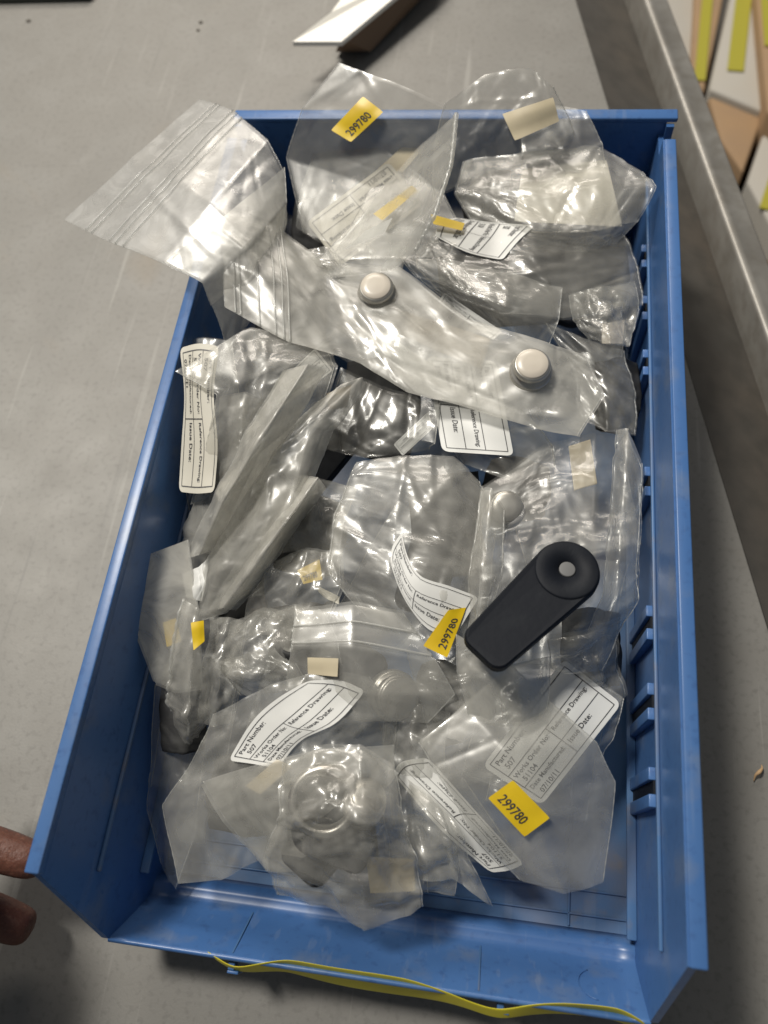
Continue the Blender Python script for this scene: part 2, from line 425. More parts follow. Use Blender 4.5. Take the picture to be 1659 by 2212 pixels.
# faint mould lines and a ring mark on the panel, floor ledge
def on_panel(x, t): # t 0 at crest 1 at lip
    return np.array([x, -.009 - .0178 * t, .0150 + .0297 * t])
nvec = np.array([0, .857, .515])
for x in (.078, .196):
    a = on_panel(x - .0004, .05) + nvec * .0001; b = on_panel(x + .0004, .05) + nvec * .0001; c = on_panel(x + .0004, .97) + nvec * .0001; d = on_panel(x - .0004, .97) + nvec * .0001
    m_ = MB(); m_.slab([a, d, c, b], nvec * .0002); m_.build('mould_line', M['blue_dusty'], bin_)
ring = []
for i in range(21):
    a = math.pi * .55 + math.pi * .8 * i / 20
    ring.append(on_panel(.252 + .0095 * math.cos(a), .5 + .30 * math.sin(a)) + nvec * .0001)
V, F = tube(ring, .00022, 6); mesh_obj('mould_ring', V, F, M['blue'], bin_)
for y in (.010, .0215):
    mb = MB(); mb.box((L0x, y - .0006, FZ), (R0x, y + .0006, FZ + .0012)); mb.build('floor_ridge', M['blue_dusty'], bin_, bevel=.0004)
mb = MB(); mb.box((.2395, .004, FZ), (.2407, YB - .01, FZ + .0012)); mb.build('floor_ridge', M['blue_dusty'], bin_, bevel=.0004)
# label holder hooks in front of the lip
for px, py in ((500, 2078), (1082, 2164)):
    p = P(px, py, .042)
    mb = MB(); mb.box((p[0] - .0016, p[1] - .0035, .034), (p[0] + .0016, p[1] + .0028, .0410))
    mb.box((p[0] - .0016, p[1] - .0050, .032), (p[0] + .0040, p[1] - .0036, .0415)); mb.build('holder_hook', M['blue'], bin_, bevel=.0004)
# yellow card strip behind the hooks
top = [(446, 2056, .046), (470, 2072, .046), (504, 2094, .044), (545, 2086, .046), (606, 2074, .049), (640, 2076, .050), (700, 2088, .049), (768, 2098, .049), (865, 2112, .049), (900, 2122, .048), (960, 2142, .047), (1010, 2164, .046), (1065, 2182, .045), (1100, 2181, .045), (1140, 2172, .047), (1211, 2166, .049), (1322, 2176, .050), (1350, 2184, .049), (1396, 2212, .048)]
bot = [(446, 2059, .043), (470, 2077, .042), (504, 2099, .038), (545, 2103, .036), (606, 2098, .032), (640, 2106, .030), (700, 2123, .028), (768, 2138, .028), (865, 2152, .028), (900, 2156, .030), (960, 2166, .034), (1010, 2180, .038), (1065, 2201, .038), (1100, 2202, .038), (1140, 2194, .036), (1211, 2189, .034), (1322, 2203, .032), (1350, 2214, .034), (1396, 2236, .036)]
V = []; F = []
for i in range(len(top)):
    for t in (0, .33, .66, 1):
        x = top[i][0] * (1 - t) + bot[i][0] * t; y = top[i][1] * (1 - t) + bot[i][1] * t; z = top[i][2] * (1 - t) + bot[i][2] * t
        V.append(P(x, y, z))
for i in range(len(top) - 1):
    for j in range(3): F.append((i * 4 + j, i * 4 + j + 1, (i + 1) * 4 + j + 1, (i + 1) * 4 + j))
o = mesh_obj('card_strip', V, F, M['yellow_card'], origin=P(900, 2130, .01))
m_ = o.modifiers.new('thick', 'SOLIDIFY'); m_.thickness = .0007
m_ = o.modifiers.new('sub', 'SUBSURF'); m_.levels = 2; m_.render_levels = 2
tag(o, 'long wavy yellow card strip hooked under the front lip of the blue bin', 'card strip')

# ------------------------------------------------------------------ film sheets
def catmull(ctrl, t, lin=0.0):
    """ctrl (n, ...) at uniform knots, t in 0..1 array"""
    n = len(ctrl)
    if n == 2:
        tt = t.reshape((-1,) + (1,) * (ctrl.ndim - 1)); return ctrl[0] * (1 - tt) + ctrl[1] * tt
    c = np.concatenate([[2 * ctrl[0] - ctrl[1]], ctrl, [2 * ctrl[-1] - ctrl[-2]]])
    x = np.clip(t, 0, 1) * (n - 1); i = np.minimum(x.astype(int), n - 2); f = (x - i).reshape((-1,) + (1,) * (ctrl.ndim - 1))
    p0, p1, p2, p3 = c[i], c[i + 1], c[i + 2], c[i + 3]
    r = .5 * (2 * p1 + (p2 - p0) * f + (2 * p0 - 5 * p1 + 4 * p2 - p3) * f ** 2 + (3 * p1 - p0 - 3 * p2 + p3) * f ** 3)
    return r * (1 - lin) + (p1 + (p2 - p1) * f) * lin

def surf(ctrl, nu, nv, lin=.88):
    """ctrl rows (v) x cols (u) of (px,py,zmm) -> (nv, nu, 3) world points"""
    W_ = np.array([[P(x, y, z / 1000) for x, y, z in r] for r in ctrl])
    a = catmull(W_, np.linspace(0, 1, nv), lin)
    b = catmull(np.swapaxes(a, 0, 1), np.linspace(0, 1, nu), lin)
    return np.swapaxes(b, 0, 1)

def normals(S):
    du = np.gradient(S, axis=1); dv = np.gradient(S, axis=0)
    n = np.cross(du, dv); n /= (np.linalg.norm(n, axis=-1, keepdims=True) + 1e-12)
    if n[..., 2].mean() < 0: n = -n
    return n

def facet(X, Y, rng, g):
    """crumpled film: random heights joined by flat triangles"""
    a = rng.uniform(0, 6.3); x = X * math.cos(a) + Y * math.sin(a); y = Y * math.cos(a) - X * math.sin(a)
    k = 2 * math.pi / (g * 5)
    x, y = x + g * .35 * np.sin(k * y + rng.uniform(0, 6)), y * rng.uniform(.7, 1.0) + g * .35 * np.sin(k * x + rng.uniform(0, 6))
    x = x / g + 60.37; y = y / g + 60.81
    T = rng.uniform(-1, 1, (160, 160)); i = np.clip(np.floor(x).astype(int), 0, 158); j = np.clip(np.floor(y).astype(int), 0, 158)
    fx = x - i; fy = y - j
    lo = T[i, j] + (T[i + 1, j] - T[i, j]) * fx + (T[i, j + 1] - T[i, j]) * fy
    hi = T[i + 1, j + 1] + (T[i, j + 1] - T[i + 1, j + 1]) * (1 - fx) + (T[i + 1, j] - T[i + 1, j + 1]) * (1 - fy)
    return np.where(fx + fy < 1, lo, hi)

def wrinkle(X, Y, rng, amp, n, size):
    """flat crumple facets, sharp tent folds and soft swells; X,Y metres on the sheet"""
    main = rng.uniform(0, math.pi); ca, sa = math.cos(main), math.sin(main)
    Xr, Yr = X * ca + Y * sa, Y * ca - X * sa
    pm = 2 * math.pi / (size * 2.6); ph = rng.uniform(0, 6.3, 4)
    patch = np.clip(.5 + .7 * np.sin(pm * X + ph[0] + np.sin(pm * Y * .8 + ph[1])) + .6 * np.sin(pm * Y * 1.2 + ph[2] + np.sin(pm * X * .7 + ph[3])), .08, 1.6)
    h = amp * (.80 * facet(Xr * .45, Yr, rng, size * .6) + patch * (.42 * facet(Xr * .6, Yr, rng, size * .26) + .19 * facet(Xr * .7, Yr, rng, size * .13)))
    xm, ym = X.max(), Y.max()
    for _ in range(int(n * 1.4)):
        cx, cy = rng.uniform(0, xm), rng.uniform(0, ym)
        a = main + rng.normal(0, .35) if rng.rand() < .7 else rng.uniform(0, math.pi)
        wd = rng.uniform(.05, .42) * size; ln = rng.uniform(.7, 2.6) * size
        dx, dy = X - cx, Y - cy
        s = dx * math.cos(a) + dy * math.sin(a); d = -dx * math.sin(a) + dy * math.cos(a) + rng.uniform(-2, 2) * s * s
        sk = rng.uniform(.3, 1.0)
        dd = np.where(d > 0, d / wd, -d / (wd * sk))
        h += rng.choice([-1, 1]) * rng.uniform(.3, 1) * amp * .8 * np.clip(1 - dd, 0, 1) * np.clip(1 - np.abs(s) / ln, 0, 1)
    a = rng.uniform(0, 6.3); k_ = .6 * 2 * math.pi / size
    h += amp * .3 * np.sin(k_ * (X * math.cos(a) + Y * math.sin(a)) + rng.uniform(0, 6.3))
    return h

def grid_faces(nv, nu, base=0, flip=False):
    F = []
    for j in range(nv - 1):
        for i in range(nu - 1):
            a = base + j * nu + i; q = (a, a + 1, a + nu + 1, a + nu)
            F.append(q[::-1] if flip else q)
    return F

class Bag: pass
N_BAG = [0]
def bag(label, ctrl, mat='film', puff=5, amp=1.6, nf=26, size=.035, seed=0, zipv=None, zipu=None, seams='lr', dens=.0012, frost=None, name='plastic_bag', cat='plastic bag', group='clear plastic bags in the blue bin', single=False, edge=.00026):
    N_BAG[0] += 1
    rng = np.random.RandomState(seed * 7 + 13)
    W0 = surf(ctrl, 12, 12)
    Lu = np.linalg.norm(np.diff(W0, axis=1), axis=-1).sum(1).mean(); Lv = np.linalg.norm(np.diff(W0, axis=0), axis=-1).sum(0).mean()
    nu = int(np.clip(Lu / dens, 12, 140)); nv = int(np.clip(Lv / dens, 12, 140))
    S = surf(ctrl, nu, nv); n = normals(S)
    X, Y = np.meshgrid(np.linspace(0, Lu, nu), np.linspace(0, Lv, nv))
    U, Vv = np.meshgrid(np.linspace(0, 1, nu), np.linspace(0, 1, nv))
    amp = amp * .62 / 1000; puff = puff * .6 / 1000
    com = wrinkle(X, Y, rng, amp, nf, size)
    # ragged outline
    def wob(t, a): 
        return a * (np.sin(t * rng.uniform(20, 60) + rng.uniform(0, 6)) * .5 + np.sin(t * rng.uniform(90, 160) + rng.uniform(0, 6)) * .25)
    du = np.gradient(S, axis=1); du /= np.linalg.norm(du, axis=-1, keepdims=True) + 1e-9
    dv = np.gradient(S, axis=0); dv /= np.linalg.norm(dv, axis=-1, keepdims=True) + 1e-9
    S = S + du * (wob(Y, .0011) * (1 - U) ** 2 + wob(Y, .0011) * U ** 2)[..., None] + dv * (wob(X, .0011) * (1 - Vv) ** 2 + wob(X, .0011) * Vv ** 2)[..., None]
    mask = (np.clip(4 * U * (1 - U), 0, 1) * np.clip(4 * Vv * (1 - Vv), 0, 1)) ** .45
    top = S + n * (com + mask * (puff * .5 + wrinkle(X, Y, rng, amp * .7, nf, size * .8)))[..., None]
    bot = S + n * (com - mask * (puff * .5 + wrinkle(X, Y, rng, amp * .7, nf // 2, size)))[..., None]
    a_ = rng.uniform(-.0013, .0013, 4)
    bot = bot + du * (a_[0] + a_[1] * (2 * U - 1))[..., None] + dv * (a_[2] + a_[3] * (2 * Vv - 1))[..., None]
    c = S.reshape(-1, 3).mean(0); c[2] = S[..., 2].min()
    t = thing(name, tuple(c), label, cat, group)
    V = top.reshape(-1, 3); F = grid_faces(nv, nu)
    if not single:
        V = np.concatenate([V, bot.reshape(-1, 3)]); F += grid_faces(nv, nu, nu * nv, True)
    mesh_obj('film', V, F, M[mat], t)
    if seams:
        mid = S + n * com[..., None]
        for k_ in seams:
            path = {'l': mid[:, 0], 'r': mid[:, -1], 't': mid[0], 'b': mid[-1]}[k_]
            rad = edge * (1 + .35 * np.sin(np.arange(len(path)) * 1.9))
            mesh_obj('seam', *tube(path, rad, 6), M['film_seam'], t)
    def smooth(path):
        for _ in range(12):
            p = path.copy(); p[1:-1] = (path[:-2] + path[1:-1] * 2 + path[2:]) / 4; path = p
        return path
    if zipv is not None or zipu is not None:
        for q in (zipv or []):
            j = int(q * (nv - 1)); path = smooth(top[j]) + n[j] * .0008
            mesh_obj('zip_seal', *tube(path, .0005, 8), M['film_seam'], t)
        for q in (zipu or []):
            j = int(q * (nu - 1)); path = smooth(top[:, j]) + n[:, j] * .0008
            mesh_obj('zip_seal', *tube(path, .0005, 8), M['film_seam'], t)
    b = Bag(); b.root = t; b.top = top; b.bot = bot; b.ptop = proj(top.reshape(-1, 3)); b.pbot = proj(bot.reshape(-1, 3)); b.n = n
    return b

def patch_z(b, px, py, under):
    pr = b.pbot if under else b.ptop; Z = (b.bot if under else b.top).reshape(-1, 3)[:, 2]
    d = ((pr - (px, py)) ** 2).sum(1)
    idx = np.argsort(d)[:40]; near = idx[d[idx] < max(d[idx[0]] * 2, 14 ** 2)]
    z = Z[near]
    return z.min() - .0006 if under else z.max() + .0004

def bilin(q, u, v):
    (a, b, c, d) = [np.array(p, float) for p in q]
    return (a * (1 - u) + b * u) * (1 - v) + (d * (1 - u) + c * u) * v

def patch_ctrl(b, quad, nu, nv, under=False, zoff=0.0):
    """quad = TL,TR,BR,BL in photo px, or list of rows; returns world grid (nv,nu,3) lying on bag b"""
    if isinstance(quad[0][0], (list, tuple)):
        rows = np.array([[(x, y, 0) for x, y in r] for r in quad], float)
        a = catmull(rows, np.linspace(0, 1, nv)); pxy = np.swapaxes(catmull(np.swapaxes(a, 0, 1), np.linspace(0, 1, nu)), 0, 1)[..., :2]
    else:
        pxy = np.array([[bilin(quad, i / (nu - 1), j / (nv - 1)) for i in range(nu)] for j in range(nv)])
    if isinstance(b, (int, float)): Z = np.full((nv, nu), b / 1000.)
    elif callable(b): Z = np.array([[b(*pxy[j, i]) for i in range(nu)] for j in range(nv)])
    else: Z = np.array([[patch_z(b, pxy[j, i, 0], pxy[j, i, 1], under) for i in range(nu)] for j in range(nv)])
    for _ in range(2):   # stiff paper: smooth but never through the film
        Zp = np.pad(Z, 1, mode='edge'); Zs = (Zp[:-2, 1:-1] + Zp[2:, 1:-1] + Zp[1:-1, :-2] + Zp[1:-1, 2:] + Z) / 5
        Z = Zs
    Z = Z + zoff
    return np.array([[P(pxy[j, i, 0], pxy[j, i, 1], Z[j, i]) for i in range(nu)] for j in range(nv)])

def sampler(G):
    """G (nv,nu,3) -> f(u,v) smooth"""
    def f(u, v):
        a = catmull(G, np.array([v]))[0]; return catmull(a, np.array([u]))[0]
    return f

def rounded_patch(f, lift, nu, nv, Wm, Hm, r):
    V = []; F = grid_faces(nv, nu)
    for j in range(nv):
        for i in range(nu):
            x = Wm * i / (nu - 1); y = Hm * j / (nv - 1)
            cx = min(max(x, r), Wm - r); cy = min(max(y, r), Hm - r)
            dx, dy = x - cx, y - cy; d = math.hypot(dx, dy)
            if d > r and dx != 0 and dy != 0: x, y = cx + dx / d * r, cy + dy / d * r
            V.append(f(x / Wm, y / Hm))
    return V, F

_tc = {}
def text_geo(s, bold=0.0):
    if (s, bold) in _tc: return _tc[(s, bold)]
    cu = bpy.data.curves.new('t', 'FONT'); cu.body = s; cu.size = 1; cu.resolution_u = 2; cu.offset = bold
    ob = bpy.data.objects.new('t', cu); sc.collection.objects.link(ob)
    dg = bpy.context.evaluated_depsgraph_get(); me = bpy.data.meshes.new_from_object(ob.evaluated_get(dg))
    V = [tuple(v.co) for v in me.vertices]; F = [tuple(p.vertices) for p in me.polygons]
    bpy.data.objects.remove(ob); bpy.data.curves.remove(cu); bpy.data.meshes.remove(me)
    _tc[(s, bold)] = (V, F); return V, F

def put_text(mm, f, nf, s, x, y, size, Wm, Hm, lift=.0002, sx=1.0, bold=0.0):
    """text baseline start at (x,y) metres from the label's top left, y down"""
    V, F = text_geo(s, bold); out = []
    for vx, vy, _ in V:
        u = (x + vx * size * sx) / Wm; v = (y - vy * size) / Hm
        out.append(f(min(max(u, 0), 1), min(max(v, 0), 1)) + nf(u, v) * lift)
    mm.add(out, F)

def nfun(f):
    def g(u, v):
        u = min(max(u, .02), .98); v = min(max(v, .02), .98)
        a = f(u + .02, v) - f(u - .02, v); b = f(u, v + .02) - f(u, v - .02)
        n = np.cross(a, b); n /= np.linalg.norm(n) + 1e-12
        return n if n[2] > 0 else -n
    return g

def stroke(mm, f, nf, x0, y0, x1, y1, wd, Wm, Hm, lift=.0002):
    n_ = 14; L_ = math.hypot(x1 - x0, y1 - y0); ox, oy = -(y1 - y0) / L_ * wd / 2, (x1 - x0) / L_ * wd / 2
    V = []
    for i in range(n_ + 1):
        t = i / n_; x = x0 + (x1 - x0) * t; y = y0 + (y1 - y0) * t
        for s in (-1, 1):
            u, v = (x + s * ox) / Wm, (y + s * oy) / Hm; V.append(f(u, v) + nf(u, v) * lift)
    mm.add(V, [(2 * i, 2 * i + 1, 2 * i + 3, 2 * i + 2) for i in range(n_)])

def paper_label(b, quad, under=True, mat='paper', zoff=0.0, parent=None, Wm=.062, Hm=.036, lab=None, loose=None):
    G = patch_ctrl(b, quad, 9, 7, under, zoff)
    f = sampler(G); nf = nfun(f)
    V, F = rounded_patch(f, 0, 34, 22, Wm, Hm, .0035)
    par = parent or (b.root if isinstance(b, Bag) else None)
    if par is None:
        par = thing('paper_label', tuple(G.reshape(-1, 3).mean(0)), *loose)
        nm = 'paper'
    else: nm = 'paper_label'
    o = mesh_obj(nm, V, F, M[mat], par)
    if lab: tag(o, lab)
    mm = MB(); m = .0026; lw = .00042
    x0, x1, y0, y1 = m, Wm - m, m, Hm - m; r1, r2 = y0 + (y1 - y0) * .36, y0 + (y1 - y0) * .68; xc = x0 + (x1 - x0) * .50
    for a in ((x0, y0, x1, y0), (x0, y1, x1, y1), (x0, y0, x0, y1), (x1, y0, x1, y1), (x0, r1, x1, r1), (x0, r2, x1, r2), (xc, r1, xc, y1)):
        stroke(mm, f, nf, *a, lw, Wm, Hm)
    T = lambda s, x, y, z, bo=.012: put_text(mm, f, nf, s, x, y, z, Wm, Hm, sx=.92, bold=bo)
    T('Part Number:', x0 + .0016, y0 + .0042, .0040); T('507', x0 + .003, y0 + .0090, .0042)
    T('Works Order No:', x0 + .0014, r1 + .0042, .0036); T('51104', x0 + .003, r1 + .0086, .0040)
    T('Reference Drawing:', xc + .0014, r1 + .0042, .0034)
    T('Date Manufactured:', x0 + .0014, r2 + .0040, .0034); T('07/10/11', x0 + .003, y1 - .0008, .0040)
    T('Issue Date:', xc + .0014, r2 + .0046, .0040)
    # printing is a sub-part of the label
    pr = mesh_obj('printing', mm.V, mm.F, M['ink'], o) if par is not None else None
    return o

def price_sticker(b, quad, digits=True, under=False, zoff=0.0003):
    Wm, Hm = .026, .0165
    G = patch_ctrl(b, quad, 6, 5, under, zoff); f = sampler(G); nf = nfun(f)
    V, F = rounded_patch(f, 0, 16, 12, Wm, Hm, .0006)
    o = mesh_obj('price_sticker', V, F, M['yellow'], b.root)
    if digits:
        mm = MB(); put_text(mm, f, nf, '299780', .0030, Hm - .0030, .0078, Wm, Hm, sx=.74, bold=.012)
        mesh_obj('printed_digits', mm.V, mm.F, M['ink'], o)
    return o

def tape(b, quad, mat='tape', under=False, name='tape_piece', zoff=.0002):
    G = patch_ctrl(b, quad, 6, 5, under, zoff)
    f = sampler(G); V, F = rounded_patch(f, 0, 14, 10, .02, .012, .0003)
    return mesh_obj(name, V, F, M[mat], b.root)

# ------------------------------------------------------------------ contents
def paddle(label, px, py, z, px2, py2, z2, w1=.0285, w2=.026, tilt=(0, 0, 1), th=.007, group='black rubber handles inside the bags'):
    a = P(px, py, z / 1000); b = P(px2, py2, z2 / 1000); Ln = np.linalg.norm(b - a)
    x = (b - a) / Ln; Mx = frame_mat(a, np.array(tilt, float), x)
    t = thing('rubber_handle', tuple(a), label, 'handle', group)
    # outline: round head at origin, tapering body to +x, rounded end
    pts = []
    R1 = w1 / 2; R2 = w2 / 2; c = .006
    for i in range(25):
        an = math.pi / 2 + math.pi * i / 24; pts.append((R1 * math.cos(an), R1 * math.sin(an)))
    for i in range(7):
        an = -math.pi / 2 + math.pi / 2 * i / 6; pts.append((Ln - c + c * math.cos(an), -R2 + c + c * math.sin(an)))
    for i in range(7):
        an = math.pi / 2 * i / 6; pts.append((Ln - c + c * math.cos(an), R2 - c + c * math.sin(an)))
    n_ = len(pts); V = []; F = []
    for (s, z_) in ((.94, -th / 2), (1, -th / 2 + .0012), (1, th / 2 - .0012), (.94, th / 2)):
        cx = Ln * .4
        for x_, y_ in pts: V.append((cx + (x_ - cx) * (s if s == 1 else .985), y_ * s, z_ + .0015 * math.sin(x_ * 40)))
    for k_ in range(3):
        for i in range(n_): F.append((k_ * n_ + i, k_ * n_ + (i + 1) % n_, (k_ + 1) * n_ + (i + 1) % n_, (k_ + 1) * n_ + i))
    F.append(tuple(range(n_))[::-1]); F.append(tuple(3 * n_ + i for i in range(n_)))
    mesh_obj('body', xf(V, Mx), F, M['rubber'], t, False)
    V, F = lathe([(R1 * .96, th / 2 - .001), (R1 * .96, th / 2 + .0003), (R1 * .90, th / 2 + .0007), (.0042, th / 2 + .0007), (.0042, th / 2 - .001)])
    mesh_obj('boss', xf(V, Mx), F, M['rubber'], t)
    V, F = lathe([(.0038, th / 2 - .001), (.0038, th / 2 + .0009), (.0034, th / 2 + .0010), (.0001, th / 2 + .0010)], 24)
    mesh_obj('stud', xf(V, Mx), F, M['grey_plug'], t)
    return t

def knob(label, px, py, z, r=.0092, tilt=(.05, -.12, 1), cap='cap'):
    a = P(px, py, z / 1000); Mx = frame_mat(a, np.array(tilt, float), (1, 0, 0))
    t = thing('metal_disc', tuple(a), label, 'metal disc', 'round stepped metal discs inside the bags')
    V, F = lathe([(r * 1.16, -.0125), (r * 1.24, -.0115), (r * 1.22, -.0075), (r * 1.12, -.0065), (r * .90, -.0058), (r * .90, -.0042), (r * 1.06, -.0034), (r * 1.08, -.0022), (r * 1.02, -.0006), (r * .94, 0)])
    mesh_obj('metal_base', xf(V, Mx), F, M['greymetal'], t)
    V, F = lathe([(r * .93, -.0012), (r * .93, .0001), (r * .86, .0007), (r * .5, .0010), (.0001, .0011)])
    mesh_obj('cap', xf(V, Mx), F, M[cap], t)

def foam_piece(label, ctrl, mat='foam', th=.002, seed=1, amp=1.2, nm='foam_sheet', cat='foam sheet', group='dark foam pieces inside the bags'):
    S = surf(ctrl, 30, 30); n = normals(S); rng = np.random.RandomState(seed)
    X, Y = np.meshgrid(np.linspace(0, .06, 30), np.linspace(0, .06, 30))
    S = S + n * wrinkle(X, Y, rng, amp / 1000, 10, .03)[..., None]
    V, F = S.reshape(-1, 3), grid_faces(30, 30)
    o = mesh_obj(nm, V, F, M[mat], origin=tuple(S.reshape(-1, 3).mean(0)))
    m_ = o.modifiers.new('thick', 'SOLIDIFY'); m_.thickness = th
    tag(o, label, cat, group); return o

#BAGS
# ------------------------------------------------------------------ the lower pile (bags and parts showing through the upper ones)
G_FOAM = 'dark foam pieces inside the bags'
def low(label, cx, cy, z, w_, h_, rot, mat, seed, amp=2.2, puff=7):
    c, s = math.cos(rot), math.sin(rot); rg = np.random.RandomState(seed); rows = []
    for j in (-1, 0, 1):
        r = []
        for i in (-1, 0, 1):
            x, y = i * w_ / 2, j * h_ / 2
            r.append((cx + c * x - s * y + rg.uniform(-12, 12), cy + s * x + c * y + rg.uniform(-12, 12), z + rg.uniform(-7, 7)))
        rows.append(r)
    return bag(label, rows, 'film_clear' if mat == 'film' else 'film_thin', puff, amp, 26, .03, seed, dens=.0022, seams='lr')
low('bag flat on the bottom beneath the upper left zip bag', 640, 620, 45, 250, 300, .3, 'film', 101)
low('bag at the bottom behind the big yellow sticker', 850, 420, 50, 330, 260, -.2, 'film', 102)
low('bag at the bottom of the back right corner', 1200, 420, 50, 300, 250, .4, 'film', 103)
low('bag at the bottom under the right metal disc', 1230, 740, 45, 240, 320, .1, 'film', 104)
low('bag at the bottom under the left metal disc', 900, 720, 42, 300, 280, .6, 'film', 105)
low('bag at the bottom against the left wall beside the tall paper label', 480, 930, 48, 170, 300, .25, 'film', 106)
low('bag low in the pile below the dark gap in the middle', 820, 960, 42, 300, 280, -.4, 'film_clear', 107)
low('bag at the bottom next to the right wall slots', 1230, 1060, 45, 250, 300, -.2, 'film', 108)
low('bag at the bottom under the curved label with sticker', 930, 1270, 44, 300, 260, .5, 'film_clear', 109)
low('bag at the bottom beneath the black handle', 1210, 1330, 40, 250, 260, .1, 'film', 110)
low('bag low in the pile left of the middle', 600, 1250, 48, 260, 280, -.5, 'film_clear', 111)
low('bag low at the left wall below the folded grey flap', 430, 1560, 42, 170, 330, .2, 'film_clear', 112)
low('bag at the bottom beneath the wavy white label', 680, 1590, 36, 300, 260, .3, 'film', 113)
low('bag at the bottom right of the wavy white label', 960, 1560, 34, 260, 260, -.3, 'film_clear', 114)
low('bag at the bottom under the big tilted label', 1180, 1620, 30, 230, 260, .2, 'film_clear', 115)
low('bag on the floor of the bin near the front lip', 760, 1840, 24, 330, 160, .1, 'film_clear', 116)
fo = [((560, 560), (700, 760), 60, 'under the upper left zip bag'), ((1010, 390), (1130, 500), 66, 'inside the back right milky bag'), ((960, 560), (1180, 700), 64, 'inside the streaky bag behind the discs'),
      ((1150, 540), (1350, 660), 60, 'beside the right wall behind the discs'), ((740, 790), (900, 990), 62, 'in the dark gap at the middle of the pile'), ((900, 1040), (1030, 1240), 62, 'behind the curved label'),
      ((1290, 790), (1370, 930), 52, 'by the right wall below the right disc'), ((600, 1080), (740, 1240), 58, 'left of the curved label'), ((590, 1320), (720, 1430), 58, 'under the zip bag with beige tape'),
      ((1220, 1330), (1330, 1480), 48, 'right of the black handle'), ((900, 1440), (1010, 1600), 44, 'between the two front labels'), ((630, 1690), (800, 1850), 50, 'inside the crumpled front bag'),
      ((360, 1440), (440, 1620), 50, 'in the narrow bag by the left wall'), ((1050, 1000), (1180, 1120), 50, 'above the black handle'), ((420, 960), (560, 1160), 50, 'behind the tall paper label'), ((640, 440), (800, 560), 56, 'below the top yellow sticker'), ((460, 1640), (600, 1800), 40, 'inside the large front left bag'), ((460, 1180), (560, 1330), 50, 'below the long diagonal bag')]
for i, (a, b, z, wh) in enumerate(fo):
    (x0, y0), (x1, y1) = a, b; z += 12; sk = 20 * math.sin(i * 2.1); xm = (x0 + x1) / 2; ym = (y0 + y1) / 2
    foam_piece('dark grey foam piece ' + wh, [[(x0 + sk, y0, z - 4), (xm, y0 - 12, z + 3), (x1, y0 + sk, z - 5)], [(x0 - 8, ym, z), (xm, ym, z + 6), (x1 + 8, ym, z - 2)], [(x0, y1 - sk, z - 6), (xm, y1 + 8, z), (x1 - sk, y1, z - 6)]], seed=i, th=.0025, group=G_FOAM)
paddle('black rubber handle lying in the dark gap at the middle of the pile', 800, 860, 66, 640, 1080, 58)
paddle('black rubber handle under the streaky bag behind the discs', 1030, 600, 66, 1260, 690, 60)
paddle('black rubber handle inside the back right bag', 1060, 420, 74, 1270, 470, 64)
paddle('black rubber handle behind the curved white label', 960, 1120, 66, 900, 1330, 60)
paddle('black rubber handle in the crumpled bag at the front', 740, 1760, 62, 660, 1880, 50)
paddle('black rubber handle below the zip bag with beige tape', 640, 1370, 62, 820, 1480, 56)

# ------------------------------------------------------------------ upper pile, back to front and bottom to top
# back: big clear bag with the yellow sticker
b = bag('large clear bag standing at the back with a yellow sticker reading 299780 on top',
        [[(735, 135, 150), (850, 178, 150), (985, 243, 148)], [(655, 235, 135), (785, 270, 132), (975, 340, 128)], [(620, 340, 112), (750, 380, 108), (930, 450, 106)], [(655, 505, 92), (760, 540, 90), (890, 560, 88)]],
        'film_clear', 4, 1.1, 26, .05, 1)
price_sticker(b, [(715, 281), (784, 208), (828, 242), (758, 307)])
b = bag('flat bag under the big back bag holding a beige label with its corner up',
        [[(690, 300, 88), (820, 320, 92), (930, 400, 92)], [(655, 400, 84), (780, 430, 88), (900, 480, 90)], [(640, 490, 76), (740, 550, 80), (860, 600, 84)]], 'film_clear', 4, 1.0, 16, .04, 2)
paper_label(b, [(915, 440), (735, 575), (662, 480), (839, 349)], False, 'paper_aged', .001)
tape(b, [(868, 318), (912, 322), (870, 372), (815, 366)], 'tape')
b2 = bag('narrow bag with a sliver of yellow sticker beside the beaded fold', [[(800, 410, 98), (890, 380, 100), (960, 420, 100)], [(760, 480, 96), (860, 470, 98), (1000, 500, 98)], [(690, 560, 92), (820, 560, 94), (960, 560, 94)]], 'film_clear', 2, .6, 12, .04, 3)
price_sticker(b2, [(806, 462), (890, 400), (902, 412), (826, 476)], False, zoff=.007)
price_sticker(b2, [(930, 462), (1004, 482), (998, 498), (936, 484)], False, zoff=.006)
# back right group
b = bag('thin crinkled bag leaning up past the back rim with a beige tape on it',
        [[(960, 225, 142), (1045, 165, 146), (1150, 148, 146), (1195, 185, 142)], [(940, 320, 122), (1040, 280, 130), (1150, 250, 134), (1225, 245, 126)], [(935, 430, 104), (1030, 390, 108), (1130, 370, 110), (1245, 300, 108)]],
        'film_clear', 5, 2.0, 40, .03, 4)
tape(b, [(1085, 246), (1195, 210), (1208, 262), (1112, 304)])
b = bag('clear bag draped on the back rim right of the crinkled one', [[(1120, 240, 116), (1200, 225, 117), (1265, 240, 118)], [(1130, 330, 108), (1220, 320, 110), (1300, 310, 110)], [(1130, 420, 96), (1220, 420, 98), (1310, 400, 98)]], 'film_clear', 3, 1.2, 20, .04, 5)
b = bag('milky crumpled bag in the back right corner with a pointed fold at the rim',
        [[(1000, 350, 98), (1130, 330, 106), (1290, 318, 106), (1385, 372, 104)], [(985, 420, 100), (1130, 410, 108), (1290, 400, 110), (1418, 405, 108)], [(1020, 480, 94), (1150, 500, 104), (1270, 500, 104), (1380, 480, 98)], [(1010, 520, 88), (1160, 530, 92), (1270, 540, 90), (1330, 530, 88)]],
        'film', 8, 2.3, 46, .035, 6)
